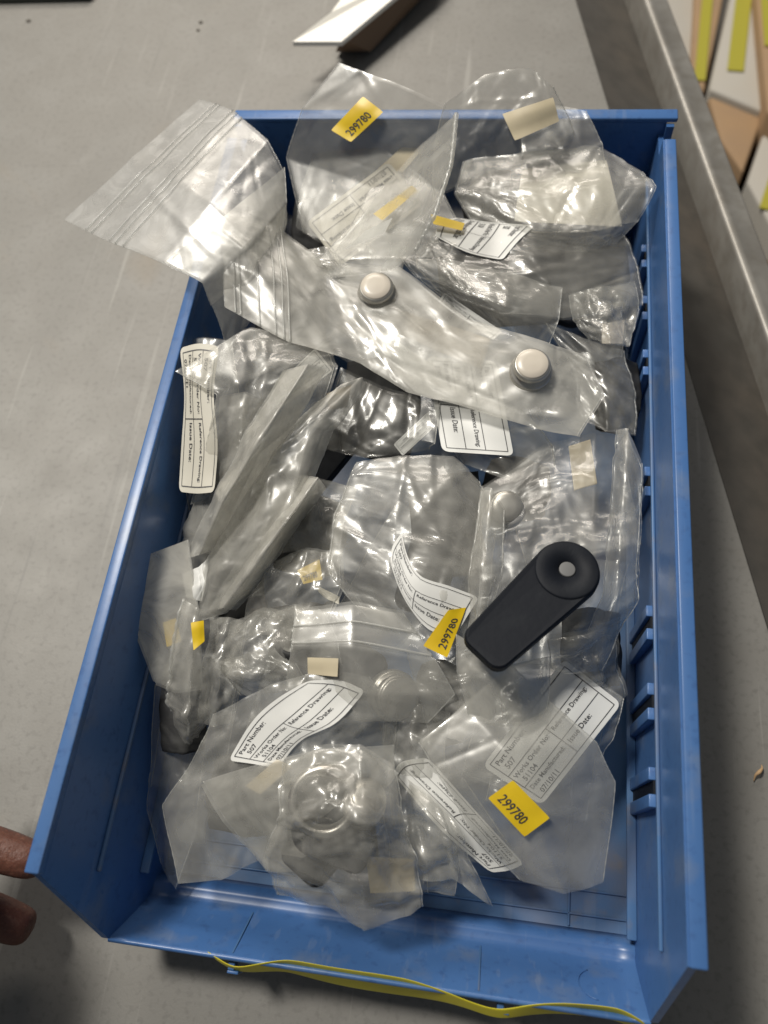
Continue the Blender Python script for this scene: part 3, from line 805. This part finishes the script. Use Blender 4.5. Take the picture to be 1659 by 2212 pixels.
tape(b, [(1128, 365), (1310, 345), (1345, 490), (1110, 478)], 'paper_aged', under=True, name='instruction_slip')
b = bag('bag with a white label bent over its top edge behind the discs',
        [[(900, 545, 94), (960, 482, 98), (1150, 492, 100), (1345, 508, 92)], [(900, 580, 92), (1000, 580, 102), (1170, 590, 102), (1375, 580, 86)], [(960, 640, 88), (1080, 680, 96), (1220, 690, 94), (1385, 660, 82)]],
        'film_clear', 8, 2.4, 46, .03, 7)
paper_label(b, [[(1156, 487), (1120, 520), (1085, 562)], [(1060, 480), (1040, 510), (1010, 545)], [(985, 470), (950, 480), (940, 510)]], False)
b = bag('small crumpled bag against the slotted right wall', [[(1230, 640, 84), (1300, 620, 90), (1368, 610, 84)], [(1240, 690, 84), (1310, 680, 92), (1380, 670, 82)], [(1275, 735, 80), (1320, 745, 88), (1358, 752, 82)]], 'film', 8, 2.6, 40, .02, 8)
tape(b, [(1300, 700), (1350, 690), (1345, 742), (1300, 742)], 'cap', under=True)
b = bag('long streaky bag curling behind the two discs',
        [[(868, 558, 94), (960, 560, 102), (1100, 590, 102), (1215, 625, 98)], [(900, 600, 96), (980, 620, 108), (1090, 660, 108), (1210, 690, 96)], [(960, 645, 90), (1040, 690, 96), (1120, 735, 96), (1185, 745, 90)]],
        'film_clear', 8, 1.6, 30, .03, 9)
paper_label(b, [(960, 632), (1085, 716), (1065, 735), (948, 650)], False)
b = bag('crinkled bag hanging at the right wall below the small crumpled one', [[(1180, 700, 82), (1260, 730, 86), (1350, 760, 80)], [(1240, 800, 76), (1310, 820, 80), (1372, 850, 72)], [(1250, 900, 68), (1310, 930, 72), (1372, 940, 66)]], 'film_clear', 6, 2.0, 30, .03, 10)
# disc bag with zip end and its contents
knob('round metal disc with beige cap at the left end of the zip bag', 812, 618, 122)
knob('round metal disc with beige cap at the right end of the zip bag', 1150, 786, 120)
o = foam_piece('tan strap running between the two metal discs', [[(800, 655, 99), (920, 690, 100), (1060, 735, 99)], [(790, 685, 96), (910, 745, 98), (1040, 800, 97)]], 'strap', .0015, 31, .5, 'tan_strap', 'strap', None)
o = foam_piece('folded white paper sheet inside the disc bag', [[(775, 690, 100), (850, 730, 101), (935, 790, 101)], [(800, 740, 99), (870, 790, 101), (980, 850, 100)], [(850, 800, 98), (900, 850, 99), (1080, 893, 99)]], 'paper', .0004, 33, .6, 'paper_sheet', 'paper', None)
b = bag('wide milky zip bag holding two round metal discs',
        [[(475, 448, 128), (600, 492, 122), (700, 562, 114), (860, 575, 114), (1010, 690, 112), (1180, 738, 112), (1262, 765, 106)],
         [(480, 560, 130), (615, 615, 124), (735, 670, 113), (860, 700, 115), (1010, 770, 112), (1170, 810, 112), (1300, 850, 104)],
         [(487, 662, 128), (622, 735, 120), (780, 788, 110), (880, 850, 108), (1010, 880, 106), (1130, 915, 106), (1246, 943, 102)]],
        'film_milky', 5, 1.6, 40, .05, 11, zipu=(.03, .05, .10, .14, .16, .175))
# left: zip bag over the left rim
b = bag('glossy zip bag hanging over the left rim of the bin onto the table side',
        [[(140, 475, 118), (285, 340, 128), (432, 212, 122)], [(243, 522, 128), (375, 385, 138), (508, 240, 130)], [(350, 566, 132), (455, 440, 143), (578, 302, 132)], [(436, 612, 128), (530, 510, 136), (616, 378, 124)], [(470, 690, 112), (545, 600, 118), (618, 480, 106)], [(492, 765, 96), (560, 660, 100), (606, 530, 92)]],
        'film_gloss', 3, 1.3, 16, .06, 12, zipv=(.10, .125, .19, .215, .25))
bag('milky folded flap across the left zip bag', [[(350, 566, 137), (460, 490, 147), (612, 365, 136)], [(436, 612, 135), (530, 540, 143), (618, 440, 130)], [(455, 660, 122), (540, 600, 130), (612, 505, 118)]], 'film_white', 1, .8, 8, .05, 13, single=True)
# standing beaded bag in the middle back
b = bag('milky bag standing on its folded edge with a beaded seam facing right',
        [[(985, 245, 158), (900, 320, 140), (830, 400, 128), (735, 525, 116)], [(972, 360, 156), (900, 420, 140), (820, 480, 126), (715, 555, 114)], [(942, 465, 150), (880, 500, 136), (800, 545, 124), (695, 582, 113)], [(900, 538, 138), (850, 580, 128), (770, 592, 120), (678, 603, 112)]],
        'film', 3, .8, 14, .06, 14, edge=.0012, seams='l')
tape(b, [(790, 498), (848, 470), (830, 505), (742, 540)], 'paper', True, 'printed_slip')
bag('small crinkled bag end below the beaded bag', [[(655, 545, 112), (700, 535, 116), (740, 560, 112)], [(670, 575, 111), (715, 575, 117), (770, 590, 112)], [(690, 605, 108), (740, 610, 112), (800, 610, 108)]], 'film', 5, 2.2, 24, .015, 15)

# left middle
b = bag('bag standing against the left wall with a tall curled paper label', [[(385, 735, 104), (440, 730, 106), (500, 740, 104)], [(395, 900, 88), (440, 900, 92), (520, 900, 94)], [(405, 1090, 72), (450, 1100, 78), (540, 1120, 80)], [(430, 1240, 60), (480, 1260, 66), (560, 1280, 70)]], 'film_clear', 4, 1.2, 18, .04, 16)
paper_label(b, [[(474, 748), (462, 850), (470, 960), (463, 1063)], [(430, 742), (425, 850), (432, 960), (425, 1066)], [(388, 752), (398, 850), (392, 960), (386, 1062)]], False, 'paper_aged', .016, lab='tall curled paper label')
b = bag('crumpled glossy bag with its corner poking at the left rim',
        [[(380, 802, 122), (455, 752, 124), (540, 705, 122), (700, 735, 112)], [(470, 852, 118), (520, 830, 124), (600, 790, 120), (725, 790, 110)], [(450, 960, 104), (520, 930, 112), (600, 880, 112), (690, 880, 104)], [(410, 1090, 86), (480, 1060, 94), (540, 1020, 98), (560, 985, 96)]],
        'film', 6, 2.2, 46, .03, 17)
paper_label(b, [(585, 845), (680, 752), (720, 800), (600, 885)], True)
b = bag('long diagonal bag running down from the disc bag to the left wall',
        [[(690, 868, 108), (735, 830, 114), (782, 815, 110), (782, 850, 104)], [(560, 985, 102), (610, 960, 112), (670, 930, 112), (720, 930, 100)], [(500, 1130, 92), (560, 1110, 104), (630, 1090, 104), (680, 1040, 94)], [(425, 1240, 80), (480, 1230, 92), (560, 1220, 92), (610, 1190, 82)], [(395, 1325, 70), (440, 1335, 78), (490, 1320, 78), (530, 1270, 72)]],
        'film_milky', 8, 1.8, 46, .04, 18)
tape(b, [(705, 850), (760, 830), (750, 880), (710, 885)], 'strap', True)
foam_piece('small folded white paper in the long diagonal bag', [[(395, 1240, 80), (430, 1225, 84), (452, 1205, 84)], [(400, 1275, 80), (428, 1270, 84), (445, 1260, 84)], [(402, 1290, 78), (422, 1296, 80), (436, 1300, 80)]], 'paper', .0004, 40, .5, 'paper_slip', 'paper', None)
bag('creased bag tucked between the long diagonal bag and the centre bag', [[(600, 1040, 84), (690, 1030, 88), (770, 1050, 84)], [(590, 1120, 84), (670, 1110, 92), (740, 1130, 86)], [(560, 1200, 76), (650, 1190, 84), (730, 1200, 80)]], 'film', 5, 2.2, 34, .03, 51)
bag('bag lying steeply between the tall paper label and the diagonal bag', [[(475, 860, 100), (530, 850, 104), (570, 870, 98)], [(470, 980, 92), (515, 980, 100), (560, 990, 92)], [(400, 1130, 78), (450, 1140, 86), (520, 1120, 82)], [(405, 1250, 66), (440, 1260, 74), (490, 1230, 70)]], 'film_milky', 5, 1.6, 26, .035, 52)
bag('upright folded flap running from under the wide zip bag along the diagonal bag', [[(612, 800, 118), (665, 788, 132), (704, 800, 116)], [(520, 960, 110), (562, 948, 130), (612, 952, 108)], [(450, 1090, 96), (482, 1082, 116), (524, 1082, 96)], [(400, 1205, 80), (430, 1200, 94), (462, 1192, 80)]], 'film_milky', 2, 1.2, 18, .04, 61)
bag('upright folded flap with a rounded end right of the diagonal bag', [[(640, 1030, 98), (684, 1036, 112), (700, 1060, 96)], [(580, 1120, 92), (622, 1120, 112), (650, 1130, 92)], [(500, 1230, 84), (545, 1228, 104), (575, 1236, 82)], [(450, 1320, 74), (480, 1316, 86), (505, 1320, 72)]], 'film_milky', 2, 1.2, 18, .04, 62)
bag('loose flap of a bag pointing right above the rounded fold', [[(560, 1010, 96), (610, 1000, 98), (668, 960, 96)], [(540, 1080, 94), (590, 1070, 98), (640, 1040, 95)], [(500, 1150, 88), (550, 1140, 92), (600, 1110, 90)]], 'film_milky', 2, 1.0, 12, .04, 53)
b = bag('clear bag with a rounded fold in the dark middle', [[(560, 1040, 98), (620, 1045, 102), (682, 1032, 102)], [(590, 1090, 96), (650, 1090, 102), (684, 1070, 100)], [(560, 1180, 88), (610, 1160, 92), (640, 1110, 92)]], 'film_milky', 3, .8, 10, .04, 19)
b = bag('nearly clear bag stretched over the dark gap in the middle',
        [[(740, 800, 92), (850, 850, 96), (950, 870, 96)], [(700, 900, 86), (820, 930, 92), (940, 960, 92)], [(690, 965, 80), (790, 990, 86), (930, 970, 86)]], 'film_thin', 4, 1.6, 24, .035, 20)
paper_label(b, [(935, 925), (870, 985), (850, 960), (925, 890)], True)
# left lower flap
b = bag('grey flat flap of a bag leaning on the left wall', [[(258, 1222, 96), (330, 1195, 92), (402, 1165, 88)], [(290, 1340, 88), (350, 1330, 84), (425, 1320, 80)], [(338, 1482, 74), (380, 1500, 70), (440, 1490, 68)]], 'film_milky', 1.5, .7, 8, .06, 21)
price_sticker(b, [(352, 1345), (380, 1335), (392, 1385), (360, 1398)], False, under=True)
b = bag('narrow bag with a bright beaded fold below the long diagonal bag', [[(395, 1290, 90), (425, 1310, 92), (470, 1330, 84)], [(365, 1440, 78), (410, 1440, 84), (465, 1440, 74)], [(360, 1520, 70), (400, 1560, 76), (460, 1540, 66)], [(385, 1590, 60), (405, 1612, 62), (440, 1570, 58)]], 'film', 6, 2.0, 36, .02, 22, edge=.0009, seams='l')
price_sticker(b, [(412, 1345), (440, 1340), (442, 1385), (418, 1405)], False)
b = bag('clear bag filling the front left corner below the grey flap', [[(335, 1475, 66), (380, 1500, 66), (450, 1520, 60)], [(325, 1640, 52), (380, 1660, 52), (440, 1660, 48)], [(318, 1750, 40), (360, 1780, 40), (420, 1800, 36)], [(350, 1870, 28), (366, 1900, 26), (380, 1915, 24)]], 'film_clear', 5, 1.6, 26, .035, 23)
# centre lower left small bags
b = bag('soft grey bag with a faint yellow sticker left of the curved label', [[(590, 1215, 84), (660, 1190, 90), (735, 1190, 90)], [(540, 1290, 82), (640, 1270, 92), (735, 1270, 90)], [(520, 1370, 72), (600, 1370, 82), (700, 1350, 82)]], 'film', 6, 1.6, 30, .03, 24)
price_sticker(b, [(642, 1232), (690, 1208), (697, 1252), (655, 1262)], True, under=True)
foam_piece('cream paper corner beside the faint yellow sticker', [[(680, 1262, 84), (705, 1275, 86), (734, 1290, 86)], [(690, 1280, 84), (710, 1296, 86), (732, 1306, 86)]], 'paper_aged', .0004, 42, .3, 'paper_slip', 'paper', None)
b = bag('crinkled bag at the left of the beige taped zip bag', [[(462, 1432, 72), (540, 1412, 78), (620, 1400, 80)], [(480, 1450, 72), (560, 1455, 80), (650, 1450, 80)], [(520, 1500, 66), (600, 1500, 72), (680, 1490, 72)]], 'film', 5, 2.2, 30, .025, 25)
b = bag('bag ringed around a dark part left of the zip bag', [[(590, 1330, 82), (640, 1310, 88), (700, 1320, 88)], [(580, 1380, 78), (650, 1370, 88), (730, 1380, 86)], [(600, 1440, 72), (670, 1440, 80), (740, 1440, 80)]], 'film', 7, 2.0, 30, .025, 26)
# centre bag with curved label
b = bag('crumpled milky bag in the centre with a curved label and yellow sticker',
        [[(775, 1000, 98), (880, 982, 102), (980, 985, 100), (1035, 1040, 92)], [(722, 1110, 96), (850, 1110, 106), (970, 1120, 100), (1075, 1130, 90)], [(708, 1240, 92), (840, 1240, 102), (960, 1240, 100), (1060, 1260, 90)], [(800, 1340, 84), (890, 1370, 92), (950, 1400, 92), (1030, 1400, 84)]],
        'film', 8, 2.2, 56, .035, 27)
paper_label(b, [[(868, 1150), (880, 1200), (910, 1245), (965, 1264), (1036, 1290)], [(848, 1180), (868, 1240), (895, 1285), (950, 1310), (1010, 1330)], [(843, 1215), (862, 1270), (890, 1320), (930, 1362), (985, 1372)]], False)
price_sticker(b, [(914, 1395), (968, 1318), (1007, 1312), (966, 1421)], zoff=.0016)
bag('thin bag fold lying below the yellow sticker of the centre bag', [[(880, 1400, 80), (950, 1420, 84), (1030, 1400, 84)], [(900, 1490, 74), (980, 1500, 80), (1060, 1480, 78)], [(930, 1580, 66), (1000, 1600, 70), (1060, 1560, 68)]], 'film', 5, 2.2, 30, .03, 54)
bag('crinkled corner of a bag left of the beige taped zip bag opening', [[(500, 1340, 76), (570, 1310, 82), (640, 1330, 80)], [(480, 1400, 76), (550, 1390, 84), (630, 1400, 82)], [(470, 1460, 70), (540, 1470, 78), (620, 1470, 76)]], 'film', 5, 2.4, 36, .025, 55)
bag('slim bag edge squeezed between the large front left bag and the left wall bag', [[(455, 1330, 76), (490, 1330, 80), (530, 1340, 76)], [(440, 1450, 72), (470, 1450, 78), (510, 1450, 72)], [(430, 1560, 62), (460, 1570, 66), (500, 1560, 62)]], 'film', 5, 2.2, 30, .02, 56)
bag('crumpled bag right behind the big tilted label at the wall', [[(1180, 1380, 72), (1260, 1370, 76), (1335, 1340, 70)], [(1190, 1450, 66), (1270, 1450, 72), (1330, 1420, 66)], [(1220, 1520, 56), (1290, 1540, 60), (1345, 1500, 56)]], 'film', 5, 2.4, 34, .025, 57)
bag('soft bag lying between the wavy white label and the front right bag', [[(840, 1530, 68), (900, 1520, 74), (970, 1540, 70)], [(830, 1600, 66), (890, 1600, 74), (960, 1620, 68)], [(850, 1670, 60), (900, 1680, 66), (960, 1690, 60)]], 'film', 6, 2.2, 34, .025, 58)
bag('low crumpled bag between the drooping front bag and the long white label', [[(830, 1760, 56), (900, 1760, 60), (970, 1790, 56)], [(840, 1840, 50), (910, 1840, 56), (990, 1860, 50)], [(850, 1910, 42), (910, 1920, 46), (980, 1930, 42)]], 'film', 6, 2.4, 34, .025, 59)
# right bags
b = bag('clear bag with a white label hanging out under the disc bag', [[(930, 850, 92), (1020, 850, 96), (1120, 880, 96)], [(960, 930, 88), (1060, 950, 94), (1190, 960, 90)], [(1000, 1000, 82), (1110, 1042, 88), (1200, 1010, 84)]], 'film_clear', 4, 2.0, 34, .03, 28)
paper_label(b, [(1072, 780), (1110, 985), (955, 975), (920, 770)], False, zoff=.0006)
foam_piece('beige slip inside the glossy right bag', [[(1228, 965, 76), (1275, 950, 76)], [(1240, 1060, 76), (1290, 1045, 76)]], 'tape', .0004, 43, .3, 'paper_slip', 'paper', None)
paddle('large black rubber handle with round end, topmost on the right', 1222, 1238, 108, 1036, 1440, 96, tilt=(.06, .1, 1), w1=.0315, w2=.0245)
b = bag('glossy clear bag on the right beneath the large black handle',
        [[(1045, 1050, 88), (1170, 960, 92), (1290, 928, 92), (1350, 925, 84)], [(1040, 1160, 92), (1160, 1120, 98), (1290, 1090, 100), (1388, 1010, 84)], [(1035, 1290, 96), (1150, 1260, 106), (1290, 1250, 104), (1378, 1190, 84)], [(1022, 1400, 92), (1120, 1400, 101), (1240, 1380, 98), (1370, 1300, 78)], [(1028, 1442, 84), (1130, 1444, 88), (1230, 1460, 84), (1300, 1450, 74)]],
        'film_thin', 6, 2.4, 44, .04, 29)
b = bag('narrow folded bag standing along the slotted wall', [[(1335, 930, 80), (1358, 925, 86), (1388, 1005, 82)], [(1320, 1080, 78), (1345, 1090, 86), (1380, 1180, 78)], [(1300, 1280, 70), (1330, 1290, 78), (1374, 1305, 70)], [(1240, 1450, 60), (1285, 1450, 64), (1330, 1360, 60)]], 'film', 5, 1.8, 30, .03, 30)
b = bag('thin upright bag edge between the centre bag and the black handle', [[(1040, 1060, 100), (1062, 1060, 104), (1090, 1100, 100)], [(1020, 1230, 98), (1045, 1230, 104), (1080, 1240, 98)], [(1010, 1400, 90), (1030, 1400, 94), (1050, 1400, 88)]], 'film', 4, 1.6, 20, .02, 31)
bag('thin milky flap covering the lower end of the large black handle', [[(985, 1372, 97), (1035, 1402, 99), (1110, 1436, 98), (1190, 1418, 90)], [(985, 1450, 92), (1050, 1470, 94), (1120, 1490, 92), (1190, 1480, 84)], [(1010, 1550, 82), (1070, 1570, 82), (1130, 1570, 80), (1180, 1560, 76)]], 'film_milky', 1.5, .9, 12, .04, 60)
# front right
b = bag('bag under the big tilted label in the front right', [[(1100, 1440, 64), (1215, 1412, 68), (1345, 1510, 64)], [(1030, 1560, 64), (1180, 1580, 72), (1335, 1560, 62)], [(1000, 1680, 56), (1140, 1720, 62), (1300, 1640, 52)]], 'film_clear', 4, 1.2, 20, .04, 32)
paper_label(b, [(1042, 1655), (1218, 1423), (1343, 1520), (1170, 1740)], False, zoff=.0006)
b = bag('milky flat bag in the front right with a yellow sticker reading 299780',
        [[(906, 1603, 78), (1000, 1520, 82), (1102, 1437, 82)], [(960, 1690, 76), (1090, 1620, 84), (1290, 1603, 76)], [(1015, 1800, 66), (1150, 1770, 74), (1328, 1690, 64)], [(1120, 1900, 52), (1215, 1926, 54), (1302, 1906, 48)]],
        'film', 4, .9, 14, .06, 33)
price_sticker(b, [(1108, 1685), (1188, 1767), (1133, 1808), (1054, 1724)])
b = bag('clear bag lying by the front right with a long white label edge', [[(850, 1560, 62), (930, 1600, 66), (1000, 1680, 62)], [(840, 1680, 58), (930, 1720, 62), (1080, 1800, 56)], [(850, 1820, 46), (960, 1850, 48), (1140, 1890, 40)]], 'film_clear', 4, 1.3, 20, .035, 34)
paper_label(b, [[(1060, 1885), (950, 1790), (848, 1670)], [(1100, 1880), (990, 1760), (870, 1645)], [(1132, 1866), (1035, 1760), (925, 1636)]], False, zoff=.0012)
# front centre and left
knob('dull silver disc half seen under the zip bag with beige tape', 862, 1508, 80, .0105, (.5, -.3, 1), 'greymetal')
b = bag('flat zip bag opening with beige tape near the centre front',
        [[(637, 1322, 92), (760, 1310, 96), (870, 1326, 94)], [(630, 1400, 90), (760, 1400, 96), (940, 1430, 92)], [(620, 1470, 82), (760, 1500, 90), (982, 1500, 84)], [(640, 1530, 76), (780, 1560, 82), (925, 1560, 76)]],
        'film', 4, .9, 14, .05, 35, zipv=(.14, .30))
tape(b, [(664, 1420), (731, 1422), (729, 1462), (665, 1456)])
b = bag('large clear bag at the front left with a wavy white label on top',
        [[(462, 1542, 74), (590, 1480, 86), (700, 1448, 90), (800, 1462, 86)], [(430, 1620, 68), (570, 1590, 80), (720, 1570, 86), (858, 1540, 78)], [(350, 1740, 56), (480, 1740, 66), (620, 1700, 70), (850, 1620, 66)], [(385, 1914, 44), (480, 1900, 48), (560, 1860, 52), (700, 1760, 54)]],
        'film', 7, 1.7, 44, .04, 36)
paper_label(b, [[(493, 1643), (543, 1561), (595, 1512), (665, 1470)], [(545, 1650), (600, 1590), (655, 1545), (735, 1470)], [(600, 1660), (650, 1600), (728, 1560), (790, 1492)]], False)
b = bag('smooth milky bag folded over the large front left bag with beige tape',
        [[(440, 1687, 76), (560, 1650, 82), (700, 1620, 84), (850, 1610, 80)], [(490, 1770, 70), (600, 1740, 78), (720, 1710, 80), (850, 1680, 74)], [(550, 1850, 60), (580, 1880, 62), (640, 1880, 64), (700, 1850, 62)]],
        'film_milky', 3, .8, 12, .06, 37)
tape(b, [(530, 1698), (598, 1640), (632, 1656), (562, 1716)], under=True)
b = bag('crinkled bag right of the crumpled front bag ending in a sharp tip', [[(850, 1680, 66), (930, 1720, 70), (1005, 1800, 64)], [(860, 1800, 62), (950, 1800, 68), (1010, 1850, 58)], [(880, 1890, 52), (980, 1900, 56), (1062, 1955, 46)]], 'film', 6, 3.4, 40, .03, 38)
b = bag('crumpled clear bag at the front drooping over the blue lip',
        [[(612, 1650, 82), (680, 1622, 88), (780, 1622, 88), (850, 1662, 82)], [(600, 1760, 82), (690, 1740, 96), (790, 1750, 94), (872, 1780, 78)], [(572, 1850, 68), (670, 1850, 80), (790, 1850, 80), (898, 1860, 68)], [(600, 1930, 54), (700, 1955, 60), (790, 2012, 56), (912, 1958, 52)]],
        'film', 6, 3.4, 70, .036, 39)
tape(b, [(790, 1850), (893, 1856), (898, 1925), (800, 1930)], 'tape', True)
def ring(label, px, py, z, R, r_, tilt, mat='greymetal'):
    a = P(px, py, z / 1000); Mx = frame_mat(a, np.array(tilt, float), (1, 0, 0)); t = thing('metal_ring', tuple(a), label, 'ring', 'metal rings and collars inside the bags')
    V, F = lathe([(R - r_, -.006), (R, -.0055), (R, .0035), (R - .0015, .005), (R - r_, .005), (R - r_, .003), (R - r_ - .0006, -.006)], 44)
    mesh_obj('collar', xf(V, Mx), F, M[mat], t)
    V, F = lathe([(R - r_ - .0003, -.0045), (.0001, -.0046)], 30); mesh_obj('dark_core', xf(V, Mx), F, M['rubber'], t)
ring('wide dull metal ring with a dark opening inside the crumpled front bag', 700, 1728, 82, .0165, .004, (.1, -.25, 1))
ring('dark ringed collar beside the zip bag with beige tape', 645, 1378, 80, .0125, .003, (-.2, .1, 1), 'foam')
paddle('black rubber handle laid across the metal ring in the crumpled front bag', 680, 1795, 70, 800, 1850, 64, w1=.022, w2=.020, th=.006)
knob('dull silver disc low in the crumpled front bag', 795, 1720, 84, .0085, (.3, .3, 1), 'greymetal')
knob('grey disc showing faintly through the glossy right bag', 1095, 1095, 98, .0085, (.1, -.2, 1), 'greymetal')

# ------------------------------------------------------------------ small things on the table
a = [P(632, 90, .034), P(737, 90, .030), P(930, -70, .030), P(745, -70, .034)]
t = thing('board_offcut', tuple(sum(a) / 4 - np.array([0, 0, .03])), 'bright white pointed board lying above its shadow behind the bin', 'board')
q2 = [P(632, 90, .034), P(737, 90, .030), P(960, -95, .030), P(735, -95, .036), P(735, 0, .036), P(716, 26, .036)]
n_ = len(q2); V = q2 + [p - np.array([0, 0, .004]) for p in q2]
mesh_obj('board', V, [tuple(range(n_))[::-1], tuple(range(n_, 2 * n_))] + [(i, (i + 1) % n_, n_ + (i + 1) % n_, n_ + i) for i in range(n_)], M['card'], t, False)
mb = MB(); mb.hexa([P(725, 112, .004), P(800, 112, .004), P(1000, -95, .004), P(850, -95, .004), P(735, 90, .026), P(750, 88, .026), P(960, -95, .026), P(930, -95, .026)])
mb.build('shaded_side', M['card_side'], t)  # added strip, its dark brown stands for the board's shaded side and shadow
p = P(80, -10, 0); mb = MB(); mb.box((p[0] - .06, p[1] - .012, .0002), (P(196, 10, 0)[0], p[1] + .08, .012)); o = mb.build('plastic_tray', M['green'], bevel=.002)
tag(o, 'dark green edge of a tray at the top left of the table', 'tray')
pts = [P(1628, 985 * 0 + 1688, .001), P(1632, 1675, .003), P(1640, 1668, .004), P(1646, 1660, .003), P(1645, 1652, .001)]
V, F = tube(catmull(np.array(pts), np.linspace(0, 1, 20)), np.concatenate([np.linspace(.0002, .0011, 10), np.linspace(.0011, .0002, 10)]), 6)
o = mesh_obj('wood_shaving', V, F, M['wood'], origin=P(1640, 1670, 0)); tag(o, 'small curled brown shaving on the table right of the bin', 'shaving')
for i, (px, py, r_, wh) in enumerate(((118, 92 * .54 / .54, 5, ''),)):
    pass
for (px, py, r_, lab) in ((62, 46, .0022, 'dark crumb on the table at the top left below the green tray'), (434, 49, .0018, 'dark speck on the table left of the white board'), (428, 66, .0014, 'faint smaller speck just below the dark one near the white board')):
    c = P(px, py, 0); rg = np.random.RandomState(int(px)); V, F = lathe([(r_ * 1.1, .0001), (r_, .0008), (r_ * .5, .0012), (.0001, .0013)], 12)
    V = [(c[0] + x * (1 + .3 * math.sin(3 * k_)), c[1] + y * (.8 + .3 * math.cos(2 * k_)), z) for k_, (x, y, z) in enumerate(V)]
    o = mesh_obj('dirt_crumb', V, F, M['speck'], origin=c); tag(o, lab, 'crumb')

# ------------------------------------------------------------------ the hand steadying the bin at the left
def skin_mesh(name, verts, edges, radii, mat, parent, sub=2):
    me = bpy.data.meshes.new(name); off = WORLD[parent.name]
    me.from_pydata([tuple(np.array(v) - off) for v in verts], edges, []); me.materials.append(mat)
    o = bpy.data.objects.new(name, me); sc.collection.objects.link(o); o.parent = parent
    o.modifiers.new('skin', 'SKIN').use_smooth_shade = True
    for i, r in enumerate(radii): me.skin_vertices[0].data[i].radius = (r, r * .92)
    me.skin_vertices[0].data[0].use_root = True
    s = o.modifiers.new('sub', 'SUBSURF'); s.levels = sub; s.render_levels = sub
    return o
hd = thing('person', (-.10, .02, .03), 'hand with fingertips reaching in from the left to steady the blue bin', 'person')
wr = np.array([-.118, .0, .20]); elb = np.array([-.23, -.13, .42]); palm = np.array([-.088, -.024, .125])  # unseen wrist, elbow and palm, placed and thickened to shade the table corner
chains = [  # px, py, z, radius (m) knuckle to tip
    [(-300, 1790, .100, .0125), (-150, 1806, .078, .0110), (-30, 1826, .064, .0100), (60, 1856, .060, .0092), (100, 1868, .058, .0070)],
    [(-300, 1900, .098, .0125), (-160, 1930, .064, .0112), (-40, 1968, .036, .0104), (45, 2000, .030, .0096), (72, 2010, .028, .0070)],
    [(-330, 2000, .098, .0120), (-230, 2070, .066, .0108), (-130, 2080, .028, .0098), (-90, 2110, .022, .0088), (-75, 2122, .020, .0066)],
    [(-360, 2100, .098, .0110), (-270, 2180, .068, .0098), (-200, 2160, .026, .0086), (-180, 2190, .020, .0076), (-172, 2200, .018, .0060)],
    [(-400, 1740, .120, .0140), (-300, 1690, .110, .0120), (-200, 1660, .088, .0105), (-160, 1640, .088, .0085)]]
verts = [wr, palm, elb]; edges = [(0, 1), (2, 0)]; radii = [.050, .054, .055]
for ch in chains:
    prev = 1
    for (px, py, z, r_) in ch:
        verts.append(P(px, py, z)); radii.append(r_ * 1.22); edges.append((prev, len(verts) - 1)); prev = len(verts) - 1
skin_mesh('hand', verts, edges, radii, M['skin'], hd)
